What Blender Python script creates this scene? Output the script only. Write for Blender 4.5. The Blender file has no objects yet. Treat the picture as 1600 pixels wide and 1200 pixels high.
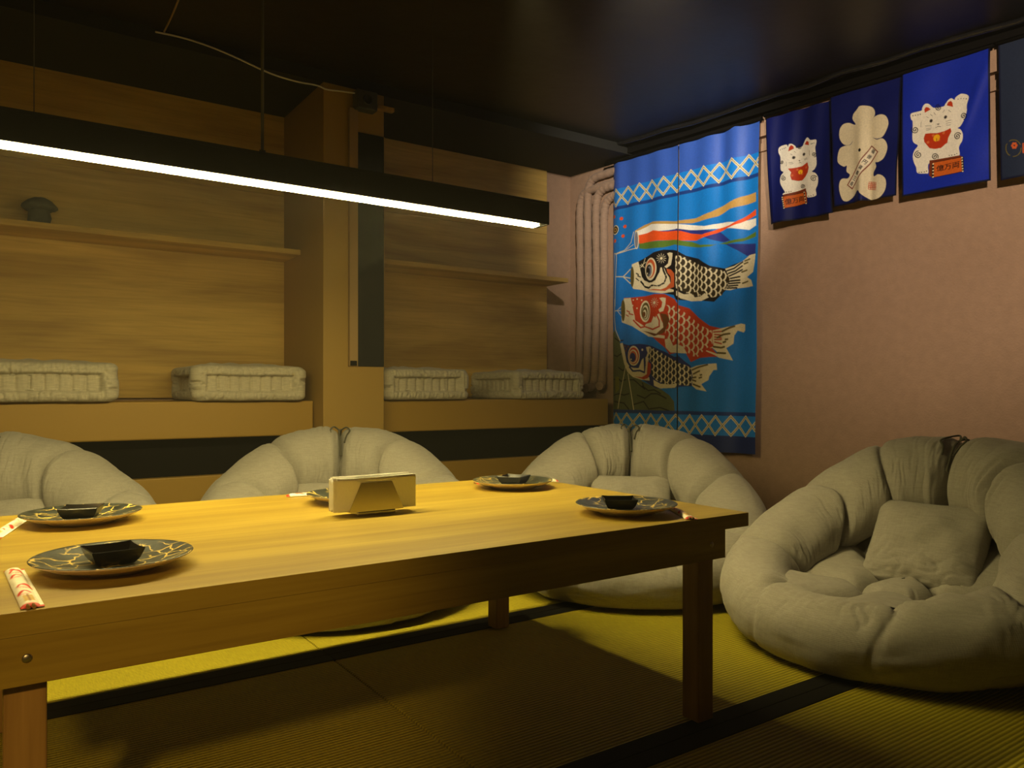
import bpy, bmesh, math, random
import numpy as np
from mathutils import Vector, Matrix, noise
random.seed(7)
PI = math.pi
scene = bpy.context.scene
COL = scene.collection

# ------------------------------------------------------------------ helpers
def tag(o, label=None, cat=None, group=None, kind=None):
    if label: o['label'] = label
    if cat: o['category'] = cat
    if group: o['group'] = group
    if kind: o['kind'] = kind
    return o

def thing(name, label, cat, loc=(0, 0, 0), rz=0, group=None):
    o = bpy.data.objects.new(name, None)
    COL.objects.link(o)
    o.location = loc
    o.rotation_euler = (0, 0, rz)
    o.empty_display_size = .05
    return tag(o, label, cat, group)

def link(name, me, mats, parent=None, loc=None, rot=None):
    o = bpy.data.objects.new(name, me)
    COL.objects.link(o)
    for m in (mats if isinstance(mats, (list, tuple)) else [mats]):
        if m is not None and len(me.materials) < len(mats if isinstance(mats, (list, tuple)) else [mats]):
            me.materials.append(m)
    if parent: o.parent = parent
    if loc is not None: o.location = loc
    if rot is not None: o.rotation_euler = rot
    return o

def struct(name, me, mats, parent=None):
    o = link(name, me, mats, parent)
    o['kind'] = 'structure'
    return o

def copy_tree(o, parent=None):
    c = o.copy()
    COL.objects.link(c)
    c.parent = parent
    for ch in list(o.children): copy_tree(ch, c)
    return c

class MB:
    """collects shapes of ONE part"""
    def __init__(s): s.bm = bmesh.new()
    def box(s, a, b, bev=0, mi=0):
        x0, y0, z0 = a; x1, y1, z1 = b
        vs = [s.bm.verts.new(p) for p in ((x0,y0,z0),(x1,y0,z0),(x1,y1,z0),(x0,y1,z0),(x0,y0,z1),(x1,y0,z1),(x1,y1,z1),(x0,y1,z1))]
        fs = [s.bm.faces.new([vs[i] for i in f]) for f in ((3,2,1,0),(4,5,6,7),(0,1,5,4),(1,2,6,5),(2,3,7,6),(3,0,4,7))]
        for f in fs: f.material_index = mi
        if bev > 0:
            es = list({e for f in fs for e in f.edges})
            r = bmesh.ops.bevel(s.bm, geom=es, offset=bev, segments=2, affect='EDGES', profile=.5)
        return s
    def prism(s, pts, a, b, up=(0, 0, 1)):
        """polygon pts (3D) extruded by the vector b-a"""
        d = Vector(b) - Vector(a)
        v0 = [s.bm.verts.new(Vector(p)) for p in pts]
        v1 = [s.bm.verts.new(Vector(p) + d) for p in pts]
        n = len(pts)
        s.bm.faces.new(v0[::-1]); s.bm.faces.new(v1)
        for i in range(n): s.bm.faces.new([v0[i], v0[(i+1) % n], v1[(i+1) % n], v1[i]])
        bmesh.ops.recalc_face_normals(s.bm, faces=s.bm.faces[:])
        return s
    def lathe(s, prof, n=64, mi=None, c=(0, 0, 0)):
        rings = []
        for r, z in prof:
            if r < 1e-6: rings.append([s.bm.verts.new((c[0], c[1], c[2]+z))])
            else: rings.append([s.bm.verts.new((c[0]+r*math.cos(2*PI*i/n), c[1]+r*math.sin(2*PI*i/n), c[2]+z)) for i in range(n)])
        for k in range(len(rings)-1):
            A, B = rings[k], rings[k+1]
            for i in range(n):
                j = (i+1) % n
                q = [A[0], B[j], B[i]] if len(A) == 1 else ([A[i], A[j], B[0]] if len(B) == 1 else [A[i], A[j], B[j], B[i]])
                f = s.bm.faces.new(q)
                f.smooth = True
                if mi: f.material_index = mi[k]
        return s
    def tube(s, pts, r, n=10, cap=True, closed=False):
        pts = [Vector(p) for p in pts]
        m = len(pts)
        rad = r if isinstance(r, (list, tuple)) else [r]*m
        rings = []
        ref = None
        for i, p in enumerate(pts):
            t = (pts[min(i+1, m-1)] - pts[max(i-1, 0)])
            if t.length < 1e-9: t = Vector((0, 0, 1))
            t.normalize()
            if ref is None:
                ref = t.orthogonal().normalized()
            else:
                ref = (ref - t*ref.dot(t))
                if ref.length < 1e-6: ref = t.orthogonal()
                ref.normalize()
            b = t.cross(ref)
            rings.append([s.bm.verts.new(p + (ref*math.cos(2*PI*k/n) + b*math.sin(2*PI*k/n))*rad[i]) for k in range(n)])
        for i in range(m-1):
            for k in range(n):
                f = s.bm.faces.new([rings[i][k], rings[i][(k+1) % n], rings[i+1][(k+1) % n], rings[i+1][k]])
                f.smooth = True
        if cap:
            s.bm.faces.new(rings[0][::-1]); s.bm.faces.new(rings[-1])
        return s
    def mesh(s, name):
        bmesh.ops.recalc_face_normals(s.bm, faces=s.bm.faces[:])
        me = bpy.data.meshes.new(name)
        s.bm.to_mesh(me); s.bm.free()
        return me
    def build(s, name, mats, parent=None, loc=None, rot=None, kind=None):
        o = link(name, s.mesh(name), mats, parent, loc, rot)
        if kind: o['kind'] = kind
        return o

def grid_mesh(name, V, wrap_u=False, wrap_v=False, smooth=True, cap_v0=False):
    """V: array (nu, nv, 3)"""
    nu, nv = V.shape[:2]
    me = bpy.data.meshes.new(name)
    idx = np.arange(nu*nv).reshape(nu, nv)
    A = idx; 
    iu = np.arange(nu if wrap_u else nu-1); iv = np.arange(nv if wrap_v else nv-1)
    U, W = np.meshgrid(iu, iv, indexing='ij')
    U2 = (U+1) % nu; W2 = (W+1) % nv
    F = np.stack([idx[U, W], idx[U2, W], idx[U2, W2], idx[U, W2]], -1).reshape(-1, 4)
    me.vertices.add(nu*nv)
    me.vertices.foreach_set('co', V.reshape(-1).astype(np.float32))
    n = len(F)
    me.loops.add(n*4); me.polygons.add(n)
    me.loops.foreach_set('vertex_index', F.reshape(-1).astype(np.int32))
    me.polygons.foreach_set('loop_start', np.arange(0, n*4, 4, dtype=np.int32))
    me.polygons.foreach_set('use_smooth', np.full(n, smooth))
    me.update(calc_edges=True)
    me.validate()
    return me

def lin(c):
    c = np.asarray(c, dtype=float)/255.
    return np.where(c <= .04045, c/12.92, ((c+.055)/1.055)**2.4)
def L3(r, g, b): 
    a = lin((r, g, b)); return (float(a[0]), float(a[1]), float(a[2]), 1)

# ------------------------------------------------------------------ materials
class NT:
    def __init__(s, name):
        s.m = bpy.data.materials.new(name); s.m.use_nodes = True
        s.t = s.m.node_tree; s.N = s.t.nodes
        s.b = s.N['Principled BSDF']
    def n(s, typ, **kw):
        x = s.N.new(typ)
        for k, v in kw.items():
            if k in x.inputs.keys() if isinstance(k, str) else False: x.inputs[k].default_value = v
            else: setattr(x, k, v)
        return x
    def l(s, a, b): s.t.links.new(a, b)
    def set(s, **kw):
        for k, v in kw.items():
            s.b.inputs[k.replace('_', ' ')].default_value = v
        return s
    def coords(s, scale=(1, 1, 1), out='Object', rot=(0, 0, 0)):
        tc = s.n('ShaderNodeTexCoord'); mp = s.n('ShaderNodeMapping')
        mp.inputs['Scale'].default_value = scale
        mp.inputs['Rotation'].default_value = rot
        s.l(tc.outputs[out], mp.inputs['Vector'])
        return mp.outputs['Vector']
    def noise(s, vec, scale=5, detail=4, rough=.5, dist=0):
        x = s.n('ShaderNodeTexNoise')
        x.inputs['Scale'].default_value = scale; x.inputs['Detail'].default_value = detail
        x.inputs['Roughness'].default_value = rough; x.inputs['Distortion'].default_value = dist
        if vec is not None: s.l(vec, x.inputs['Vector'])
        return x.outputs['Fac']
    def ramp(s, fac, stops):
        x = s.n('ShaderNodeValToRGB')
        e = x.color_ramp.elements
        while len(e) < len(stops): e.new(.5)
        for i, (p, c) in enumerate(stops):
            e[i].position = p; e[i].color = c if len(c) == 4 else (*c, 1)
        s.l(fac, x.inputs['Fac'])
        return x.outputs['Color']
    def mix(s, fac, a, b, mode='MIX'):
        x = s.n('ShaderNodeMix', data_type='RGBA', blend_type=mode)
        for sock, v in ((x.inputs['Factor'], fac), (x.inputs['A'], a), (x.inputs['B'], b)):
            pass
        ins = {'f': [i for i in x.inputs if i.name == 'Factor' and i.type == 'VALUE'][0],
               'a': [i for i in x.inputs if i.name == 'A' and i.type == 'RGBA'][0],
               'b': [i for i in x.inputs if i.name == 'B' and i.type == 'RGBA'][0]}
        for k, v in (('f', fac), ('a', a), ('b', b)):
            if hasattr(v, 'node'): s.l(v, ins[k])
            else: ins[k].default_value = v
        return [o for o in x.outputs if o.type == 'RGBA'][0]
    def bump(s, h, strength=.3, dist=.01):
        x = s.n('ShaderNodeBump')
        x.inputs['Strength'].default_value = strength; x.inputs['Distance'].default_value = dist
        s.l(h, x.inputs['Height'])
        s.l(x.outputs['Normal'], s.b.inputs['Normal'])
    def col(s, c): s.l(c, s.b.inputs['Base Color'])

def plain(name, c, rough=.6, metal=0, spec=.5, bump=None):
    t = NT(name); t.set(Base_Color=c, Roughness=rough, Metallic=metal)
    t.b.inputs['Specular IOR Level'].default_value = spec
    if bump:
        t.bump(t.noise(t.coords(), bump[0], 5), bump[1], bump[2])
    return t.m

def wood(name, c0, c1, c2, axis=0, rough=.45, grain=16, bump=.08, spec=.4):
    t = NT(name)
    sc = [grain, grain, grain]; sc[axis] = .9
    v = t.coords(tuple(sc))
    n1 = t.noise(v, 1.6, 7, .62, .6)
    sc2 = [3.2, 3.2, 3.2]; sc2[axis] = .45
    n2 = t.noise(t.coords(tuple(sc2)), 1.7, 3, .5, 1.2)
    sc3 = [90, 90, 90]; sc3[axis] = 3
    n3 = t.noise(t.coords(tuple(sc3)), 1.5, 2, .5)
    a = t.ramp(n1, [(.30, c0), (.52, c1), (.72, c2)])
    b = t.ramp(n2, [(.35, (.72, .68, .62, 1)), (.6, (1.0, 1.0, 1.0, 1))])
    c = t.mix(1.0, a, b, 'MULTIPLY')
    d = t.ramp(n3, [(.3, (.82, .8, .78, 1)), (.55, (1, 1, 1, 1))])
    t.col(t.mix(.6, c, d, 'MULTIPLY'))
    t.set(Roughness=rough); t.b.inputs['Specular IOR Level'].default_value = spec
    t.bump(n3, bump, .002)
    return t.m

def fabric(name, c, rough=.92, weave=520, var=.06, bump=.2):
    t = NT(name)
    v = t.coords()
    wx = t.n('ShaderNodeTexWave', wave_type='BANDS', bands_direction='X'); wx.inputs['Scale'].default_value = weave/6.28; wx.inputs['Distortion'].default_value = 1.5
    wz = t.n('ShaderNodeTexWave', wave_type='BANDS', bands_direction='Z'); wz.inputs['Scale'].default_value = weave/6.28; wz.inputs['Distortion'].default_value = 1.5
    t.l(v, wx.inputs['Vector']); t.l(v, wz.inputs['Vector'])
    m = t.n('ShaderNodeMath', operation='ADD'); t.l(wx.outputs['Fac'], m.inputs[0]); t.l(wz.outputs['Fac'], m.inputs[1])
    slub = t.noise(t.coords((40, 40, 300)), 1, 3)
    slub2 = t.noise(t.coords((300, 300, 40)), 1, 3)
    big = t.noise(v, 5, 3)
    d = tuple(x*(1-var) for x in c[:3]) + (1,)
    e = tuple(min(1, x*(1+var)) for x in c[:3]) + (1,)
    c1 = t.ramp(slub, [(.35, d), (.65, e)])
    c2 = t.ramp(slub2, [(.35, (.95, .95, .95, 1)), (.65, (1.04, 1.04, 1.03, 1))])
    x = t.mix(1, c1, c2, 'MULTIPLY')
    t.col(t.mix(1, x, t.ramp(big, [(.3, (.94, .94, .94, 1)), (.7, (1.04, 1.04, 1.04, 1))]), 'MULTIPLY'))
    t.bump(m.outputs[0], bump, .0006)
    t.set(Roughness=rough); t.b.inputs['Specular IOR Level'].default_value = .15
    t.b.inputs['Sheen Weight'].default_value = .15
    return t.m

def printed(name, rough=.75, spec=.25, weave=900):
    t = NT(name)
    a = t.n('ShaderNodeAttribute', attribute_name='print')
    n = t.noise(t.coords((160, 160, 160)), 1, 2)
    t.col(t.mix(1, a.outputs['Color'], t.ramp(n, [(.3, (.9, .9, .9, 1)), (.7, (1.06, 1.06, 1.06, 1))]), 'MULTIPLY'))
    t.set(Roughness=rough); t.b.inputs['Specular IOR Level'].default_value = spec
    t.bump(n, .12, .001)
    return t.m

M = {}
M['table'] = wood('oak_top', (.335, .222, .025, 1), (.425, .30, .036, 1), (.50, .368, .052, 1), 0, .42, 14)
M['leg'] = wood('pine_leg', (.30, .17, .040, 1), (.40, .235, .06, 1), (.48, .30, .08, 1), 2, .55, 14)
M['panel'] = wood('wall_laminate', (.58, .37, .088, 1), (.69, .46, .115, 1), (.78, .53, .145, 1), 0, .55, 9)
M['bench'] = plain('painted_bench', (.375, .225, .036, 1), .5, bump=(35, .1, .004))
M['pillar'] = plain('painted_pillar', (.375, .235, .05, 1), .6, bump=(60, .08, .003))
M['plaster'] = None
t = NT('textured_plaster')
v = t.coords()
n1 = t.noise(v, 120, 4, .55); n2 = t.noise(v, 2.2, 3); n3 = t.noise(v, 34, 3)
t.col(t.mix(1, t.ramp(n2, [(.3, (.40, .255, .165, 1)), (.7, (.45, .29, .19, 1))]), t.ramp(n3, [(.3, (.93, .93, .93, 1)), (.7, (1.03, 1.03, 1.03, 1))]), 'MULTIPLY'))
t.set(Roughness=.85); t.bump(n1, .55, .004); M['plaster'] = t.m
M['ceiling'] = plain('black_ceiling', (.018, .015, .011, 1), .42, spec=.35, bump=(3, .25, .03))
M['soffit'] = plain('dark_soffit', (.013, .013, .010, 1), .85, bump=(8, .1, .01))
M['black'] = plain('black_paint', (.004, .0035, .003, 1), .9, spec=.08)
M['film'] = plain('black_gloss_film', (.01, .01, .011, 1), .22, spec=.6, bump=(9, .5, .03))
M['blackmetal'] = plain('black_metal', (.012, .012, .012, 1), .45, metal=.2)
M['floor'] = plain('floor_board', (.06, .045, .02, 1), .8)
M['cable'] = plain('white_cable', (.62, .58, .48, 1), .5)
M['cord'] = plain('grey_cord', (.10, .10, .09, 1), .6)
M['screw'] = plain('screw_steel', (.5, .45, .35, 1), .35, metal=1)
M['steel'] = plain('brushed_steel', (.46, .42, .36, 1), .22, metal=1)
M['gold'] = plain('edge_reflection', (.7, .5, .18, 1), .3, metal=1)  # bright line of the glass edge reflection, put into a material
M['glass'] = plain('dark_glass', (.018, .020, .022, 1), .07, spec=.9)
M['fabric'] = fabric('grey_linen', (.345, .322, .28, 1))
M['fabric_base'] = fabric('grey_linen_base', (.32, .295, .25, 1))
M['fabric_box'] = fabric('cushion_cotton', (.52, .475, .37, 1), var=.1)
M['stitch'] = plain('white_stitch', (.75, .72, .62, 1), .8)
M['tie'] = fabric('dark_tie', (.075, .07, .05, 1))
M['tape'] = fabric('pipe_tape', (.40, .27, .19, 1), weave=90, var=.08, bump=.1)
M['napkin'] = plain('white_napkin', (.90, .88, .80, 1), .9, spec=.1, bump=(90, .3, .006))
M['bowl'] = plain('black_melamine', (.012, .012, .012, 1), .30, spec=.5)
M['cream'] = plain('cream_ceramic', (.78, .64, .46, 1), .3)
M['stone'] = plain('dark_stone', (.085, .088, .07, 1), .8, bump=(40, .6, .01))
M['heri'] = plain('black_border_cloth', (.008, .007, .006, 1), .85, spec=.15, bump=(500, .2, .001))
M['duct'] = plain('beige_duct', (.38, .25, .10, 1), .5)
M['fixture'] = plain('black_fixture', (.01, .01, .01, 1), .5)
M['boxgrey'] = plain('grey_box_plastic', (.055, .055, .045, 1), .5)
M['noren'] = printed('noren_print', .5, .35)
M['noren_satin'] = printed('noren_cotton', .5, .16)
M['paper'] = printed('printed_paper', .55, .3)
# tatami: woven rush, ribs running along the mat's length
t = NT('tatami_rush')
v = t.coords()
w = t.n('ShaderNodeTexWave', wave_type='BANDS', bands_direction='Y', wave_profile='SIN')
w.inputs['Scale'].default_value = 2*PI/.0105/20; w.inputs['Distortion'].default_value = .5; w.inputs['Detail'].default_value = 1
t.l(v, w.inputs['Vector'])
n1 = t.noise(t.coords((420, 30, 1)), 1, 3); n2 = t.noise(v, 2.5, 3)
c = t.ramp(w.outputs['Fac'], [(.0, (.21, .17, .009, 1)), (.55, (.44, .365, .017, 1))])
c = t.mix(1, c, t.ramp(n1, [(.3, (.8, .8, .76, 1)), (.7, (1.1, 1.1, 1.05, 1))]), 'MULTIPLY')
t.col(t.mix(1, c, t.ramp(n2, [(.3, (.92, .92, .9, 1)), (.7, (1.05, 1.05, 1.0, 1))]), 'MULTIPLY'))
t.set(Roughness=.7); t.b.inputs['Specular IOR Level'].default_value = .25
t.bump(w.outputs['Fac'], .6, .003); M['tatami'] = t.m
# plate glaze: black with gold veins
t = NT('black_gold_glaze')
v = t.coords((1, 1, .3))
nz = t.n('ShaderNodeTexNoise'); nz.inputs['Scale'].default_value = 30; nz.inputs['Detail'].default_value = 3
t.l(v, nz.inputs['Vector'])
ad = t.n('ShaderNodeVectorMath', operation='MULTIPLY_ADD'); ad.inputs[1].default_value = (.035, .035, .02)
t.l(nz.outputs['Color'], ad.inputs[0]); t.l(v, ad.inputs[2])
vo = t.n('ShaderNodeTexVoronoi', feature='DISTANCE_TO_EDGE'); vo.inputs['Scale'].default_value = 36
t.l(ad.outputs[0], vo.inputs['Vector'])
line_ = t.ramp(vo.outputs['Distance'], [(.022, (1, 1, 1, 1)), (.05, (0, 0, 0, 1))])
mask = t.ramp(t.noise(v, 18, 2), [(.42, (0, 0, 0, 1)), (.52, (1, 1, 1, 1))])
f = t.mix(1, line_, mask, 'MULTIPLY')
marb = t.ramp(t.noise(v, 45, 6, .6), [(.35, (.012, .015, .013, 1)), (.75, (.075, .085, .075, 1))])
t.col(t.mix(f, marb, (.72, .52, .12, 1)))
t.set(Roughness=.34); M['glaze'] = t.m
# lamp diffuser
t = NT('led_diffuser')
t.set(Base_Color=(.9, .9, .9, 1)); t.b.inputs['Emission Color'].default_value = (1, .81, .33, 1)
t.b.inputs['Emission Strength'].default_value = LAMP_E = 180.0
M['led'] = t.m

# ------------------------------------------------------------------ print painting (pattern only)
PAL = {k: lin(c) for k, c in dict(
    sky=(14, 120, 204), top=(52, 92, 186), band=(16, 128, 220), navyline=(22, 58, 130), deep=(16, 42, 110),
    hill=(92, 98, 62), olive=(120, 120, 40), black=(20, 17, 20), beige=(190, 150, 80), white=(238, 232, 214), indigo=(40, 52, 130),
    green=(88, 120, 42), orange=(232, 84, 28), orange2=(200, 92, 44), cream=(226, 212, 170), grey=(120, 120, 130),
    mouth=(96, 82, 34), scale1=(52, 42, 22), scale3=(34, 32, 44), red=(190, 58, 24), brown=(112, 66, 26), navy=(22, 36, 104),
    shade=(110, 104, 96), bibspot=(214, 110, 60), yellow=(245, 180, 30), signtop=(120, 52, 22), sign=(206, 98, 34),
    linen=(226, 214, 180), linen2=(236, 226, 200), brown2=(130, 62, 40), gold=(104, 92, 40), blue=(20, 44, 168), blue_shaded=(14, 24, 92),  # second royal blue is darkened for the panels that get less spotlight
    denim=(34, 44, 66), hem=(14, 18, 46), tan=(206, 170, 90), paper=(240, 234, 214), redprint=(214, 56, 30)).items()}

def cmask(h, w, pts):
    """even-odd fill of polygon pts in an h x w raster -> (y0, x0, mask)"""
    p = np.asarray(pts, float).reshape(-1, 2)
    x0 = max(0, int(p[:, 0].min())-1); x1 = min(w, int(p[:, 0].max())+2)
    y0 = max(0, int(p[:, 1].min())-1); y1 = min(h, int(p[:, 1].max())+2)
    if x1 <= x0 or y1 <= y0: return None
    X, Y = np.meshgrid(np.arange(x0, x1)+.5, np.arange(y0, y1)+.5)
    m = np.zeros(X.shape, bool)
    q = np.roll(p, -1, 0)
    for (ax, ay), (bx, by) in zip(p, q):
        if ay == by: continue
        c = ((ay > Y) != (by > Y)) & (X < (bx-ax)*(Y-ay)/(by-ay)+ax)
        m ^= c
    return y0, x0, m
def fill(A, pts, col):
    r = cmask(A.shape[0], A.shape[1], pts)
    if r is None: return
    y0, x0, m = r
    A[y0:y0+m.shape[0], x0:x0+m.shape[1]][m] = col
def round_poly(pts, n=5):
    p = np.asarray(pts, float).reshape(-1, 2); m = len(p); out = []
    for i in range(m):
        p0, p1, p2, p3 = p[i-1], p[i], p[(i+1) % m], p[(i+2) % m]
        for k in range(n):
            q = k/n
            out.append(.5*(2*p1+(p2-p0)*q+(2*p0-5*p1+4*p2-p3)*q*q+(3*p1-p0-3*p2+p3)*q**3))
    return np.array(out)
def stroke(A, pts, wd, col):
    p = np.asarray(pts, float).reshape(-1, 2)
    h, w = A.shape[:2]; r = max(wd/2, .7)
    for a, b in zip(p[:-1], p[1:]):
        x0 = max(0, int(min(a[0], b[0])-r-1)); x1 = min(w, int(max(a[0], b[0])+r+2))
        y0 = max(0, int(min(a[1], b[1])-r-1)); y1 = min(h, int(max(a[1], b[1])+r+2))
        if x1 <= x0 or y1 <= y0: continue
        X, Y = np.meshgrid(np.arange(x0, x1)+.5, np.arange(y0, y1)+.5)
        d = b-a; L = max(d@d, 1e-9)
        tt = np.clip(((X-a[0])*d[0]+(Y-a[1])*d[1])/L, 0, 1)
        m = (X-a[0]-tt*d[0])**2+(Y-a[1]-tt*d[1])**2 <= r*r
        A[y0:y1, x0:x1][m] = col
def oval(A, cx, cy, rx, ry, col, clip=None):
    h, w = A.shape[:2]
    x0 = max(0, int(cx-rx-1)); x1 = min(w, int(cx+rx+2)); y0 = max(0, int(cy-ry-1)); y1 = min(h, int(cy+ry+2))
    if x1 <= x0 or y1 <= y0: return
    X, Y = np.meshgrid(np.arange(x0, x1)+.5, np.arange(y0, y1)+.5)
    m = ((X-cx)/rx)**2+((Y-cy)/ry)**2 <= 1
    if clip is not None: m &= clip[y0:y1, x0:x1]
    A[y0:y1, x0:x1][m] = col
def glyph(ch):
    cu = bpy.data.curves.new('glyph', 'FONT'); cu.body = ch
    ob = bpy.data.objects.new('glyph', cu); COL.objects.link(ob)
    dg = bpy.context.evaluated_depsgraph_get()
    me = bpy.data.meshes.new_from_object(ob.evaluated_get(dg))
    me.calc_loop_triangles()
    v = np.array([x.co[:2] for x in me.vertices]); tr = np.array([x.vertices[:] for x in me.loop_triangles])
    bpy.data.objects.remove(ob); bpy.data.curves.remove(cu); bpy.data.meshes.remove(me)
    return v, tr
def write(A, text, quad, col, bold=0):
    """text fitted to quad BL BR TR TL"""
    v, tr = glyph(text)
    if not len(tr): return
    lo, hi = v.min(0), v.max(0)
    uv = (v-lo)/(hi-lo)
    q = np.asarray(quad, float).reshape(4, 2)
    P = (q[0]*(1-uv[:, :1])+q[1]*uv[:, :1])*(1-uv[:, 1:])+(q[3]*(1-uv[:, :1])+q[2]*uv[:, :1])*uv[:, 1:]
    for a in tr:
        fill(A, P[a], col)
        if bold: stroke(A, np.vstack([P[a], P[a][:1]]), bold, col)
def paint(A, ops):
    for o in ops:
        k, c = o[0], PAL[o[1]]
        if k == 'p': fill(A, round_poly(o[2]) if o[1] in ('white', 'linen') and len(o[2]) > 70 else o[2], c)
        elif k == 'l': stroke(A, o[3], o[2], c)
        elif k == 'e': oval(A, o[2], o[3], o[4], o[5], c)
        elif k == 's':
            r = cmask(A.shape[0], A.shape[1], o[3]); y0, x0, m = r
            clip = np.zeros(A.shape[:2], bool); clip[y0:y0+m.shape[0], x0:x0+m.shape[1]] = m
            s = o[4]; f = PAL[o[2]] if o[2] else PAL['red']
            p = np.asarray(o[3], float).reshape(-1, 2)
            # slope of the body
            xs = np.arange(p[:, 0].max()+s, p[:, 0].min()-s, -s*.72)
            for i, x in enumerate(xs):
                for y in np.arange(p[:, 1].min()-s, p[:, 1].max()+s, s*1.05):
                    yy = y+(s*.52 if i % 2 else 0)
                    oval(A, x, yy, s*.62, s*.6, c, clip)
                    oval(A, x-s*.14, yy-s*.05, s*.5, s*.5, f, clip)
        elif k == 't': write(A, o[2], o[3], c, 1.2)
        elif k == 'v':
            x0, y0, x1, y1 = o[3]; n = len(o[2]); d = np.array([x1-x0, y1-y0], float)
            stp = d/(n-1); u = -d/np.linalg.norm(d); rgt = np.array([-u[1], u[0]]); s = o[4]
            for i, ch in enumerate(o[2]):
                ce = np.array([x0, y0])+stp*i
                hu, hr = u*s*.52, rgt*s*.52
                write(A, ch, np.concatenate([ce-hu-hr, ce-hu+hr, ce+hu+hr, ce+hu-hr]), c, 1.0)
def box_blur(A):
    B = A.copy(); B[1:-1, 1:-1] = 0
    for dy in (-1, 0, 1):
        for dx in (-1, 0, 1):
            wt = (2-abs(dx))*(2-abs(dy))/16
            B[1:-1, 1:-1] += wt*A[1+dy:A.shape[0]-1+dy, 1+dx:A.shape[1]-1+dx]
    return B
WO = Vector((2.80, 3.10, 0)); WE = Vector((.1167, -.9932, 0)); WN = Vector((-.9932, -.1167, 0))   # plane of the hangings along the right wall
def wp(w, z, d=0): 
    p = WO + WE*w + WN*d
    return (p.x, p.y, z)
def cloth(name, A, xs, ys, wfun, zfun, dfun, mat, parent):
    """A: painted raster; xs, ys raster columns/rows used as grid"""
    B = box_blur(A)
    X, Y = np.meshgrid(xs, ys, indexing='ij')
    Wv = wfun(X, Y); Zv = zfun(X, Y); D = dfun(X, Y)
    V = np.stack([WO.x+WE.x*Wv+WN.x*D, WO.y+WE.y*Wv+WN.y*D, Zv], -1)
    me = grid_mesh(name, V)
    xi = np.clip(xs.astype(int), 0, A.shape[1]-1); yi = np.clip(ys.astype(int), 0, A.shape[0]-1)
    colr = B[yi][:, xi].transpose(1, 0, 2)
    rgba = np.concatenate([colr, np.ones(colr.shape[:2]+(1,))], -1)
    at = me.color_attributes.new('print', 'FLOAT_COLOR', 'POINT')
    at.data.foreach_set('color', rgba.reshape(-1).astype(np.float32))
    return link(name, me, mat, parent)

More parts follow.
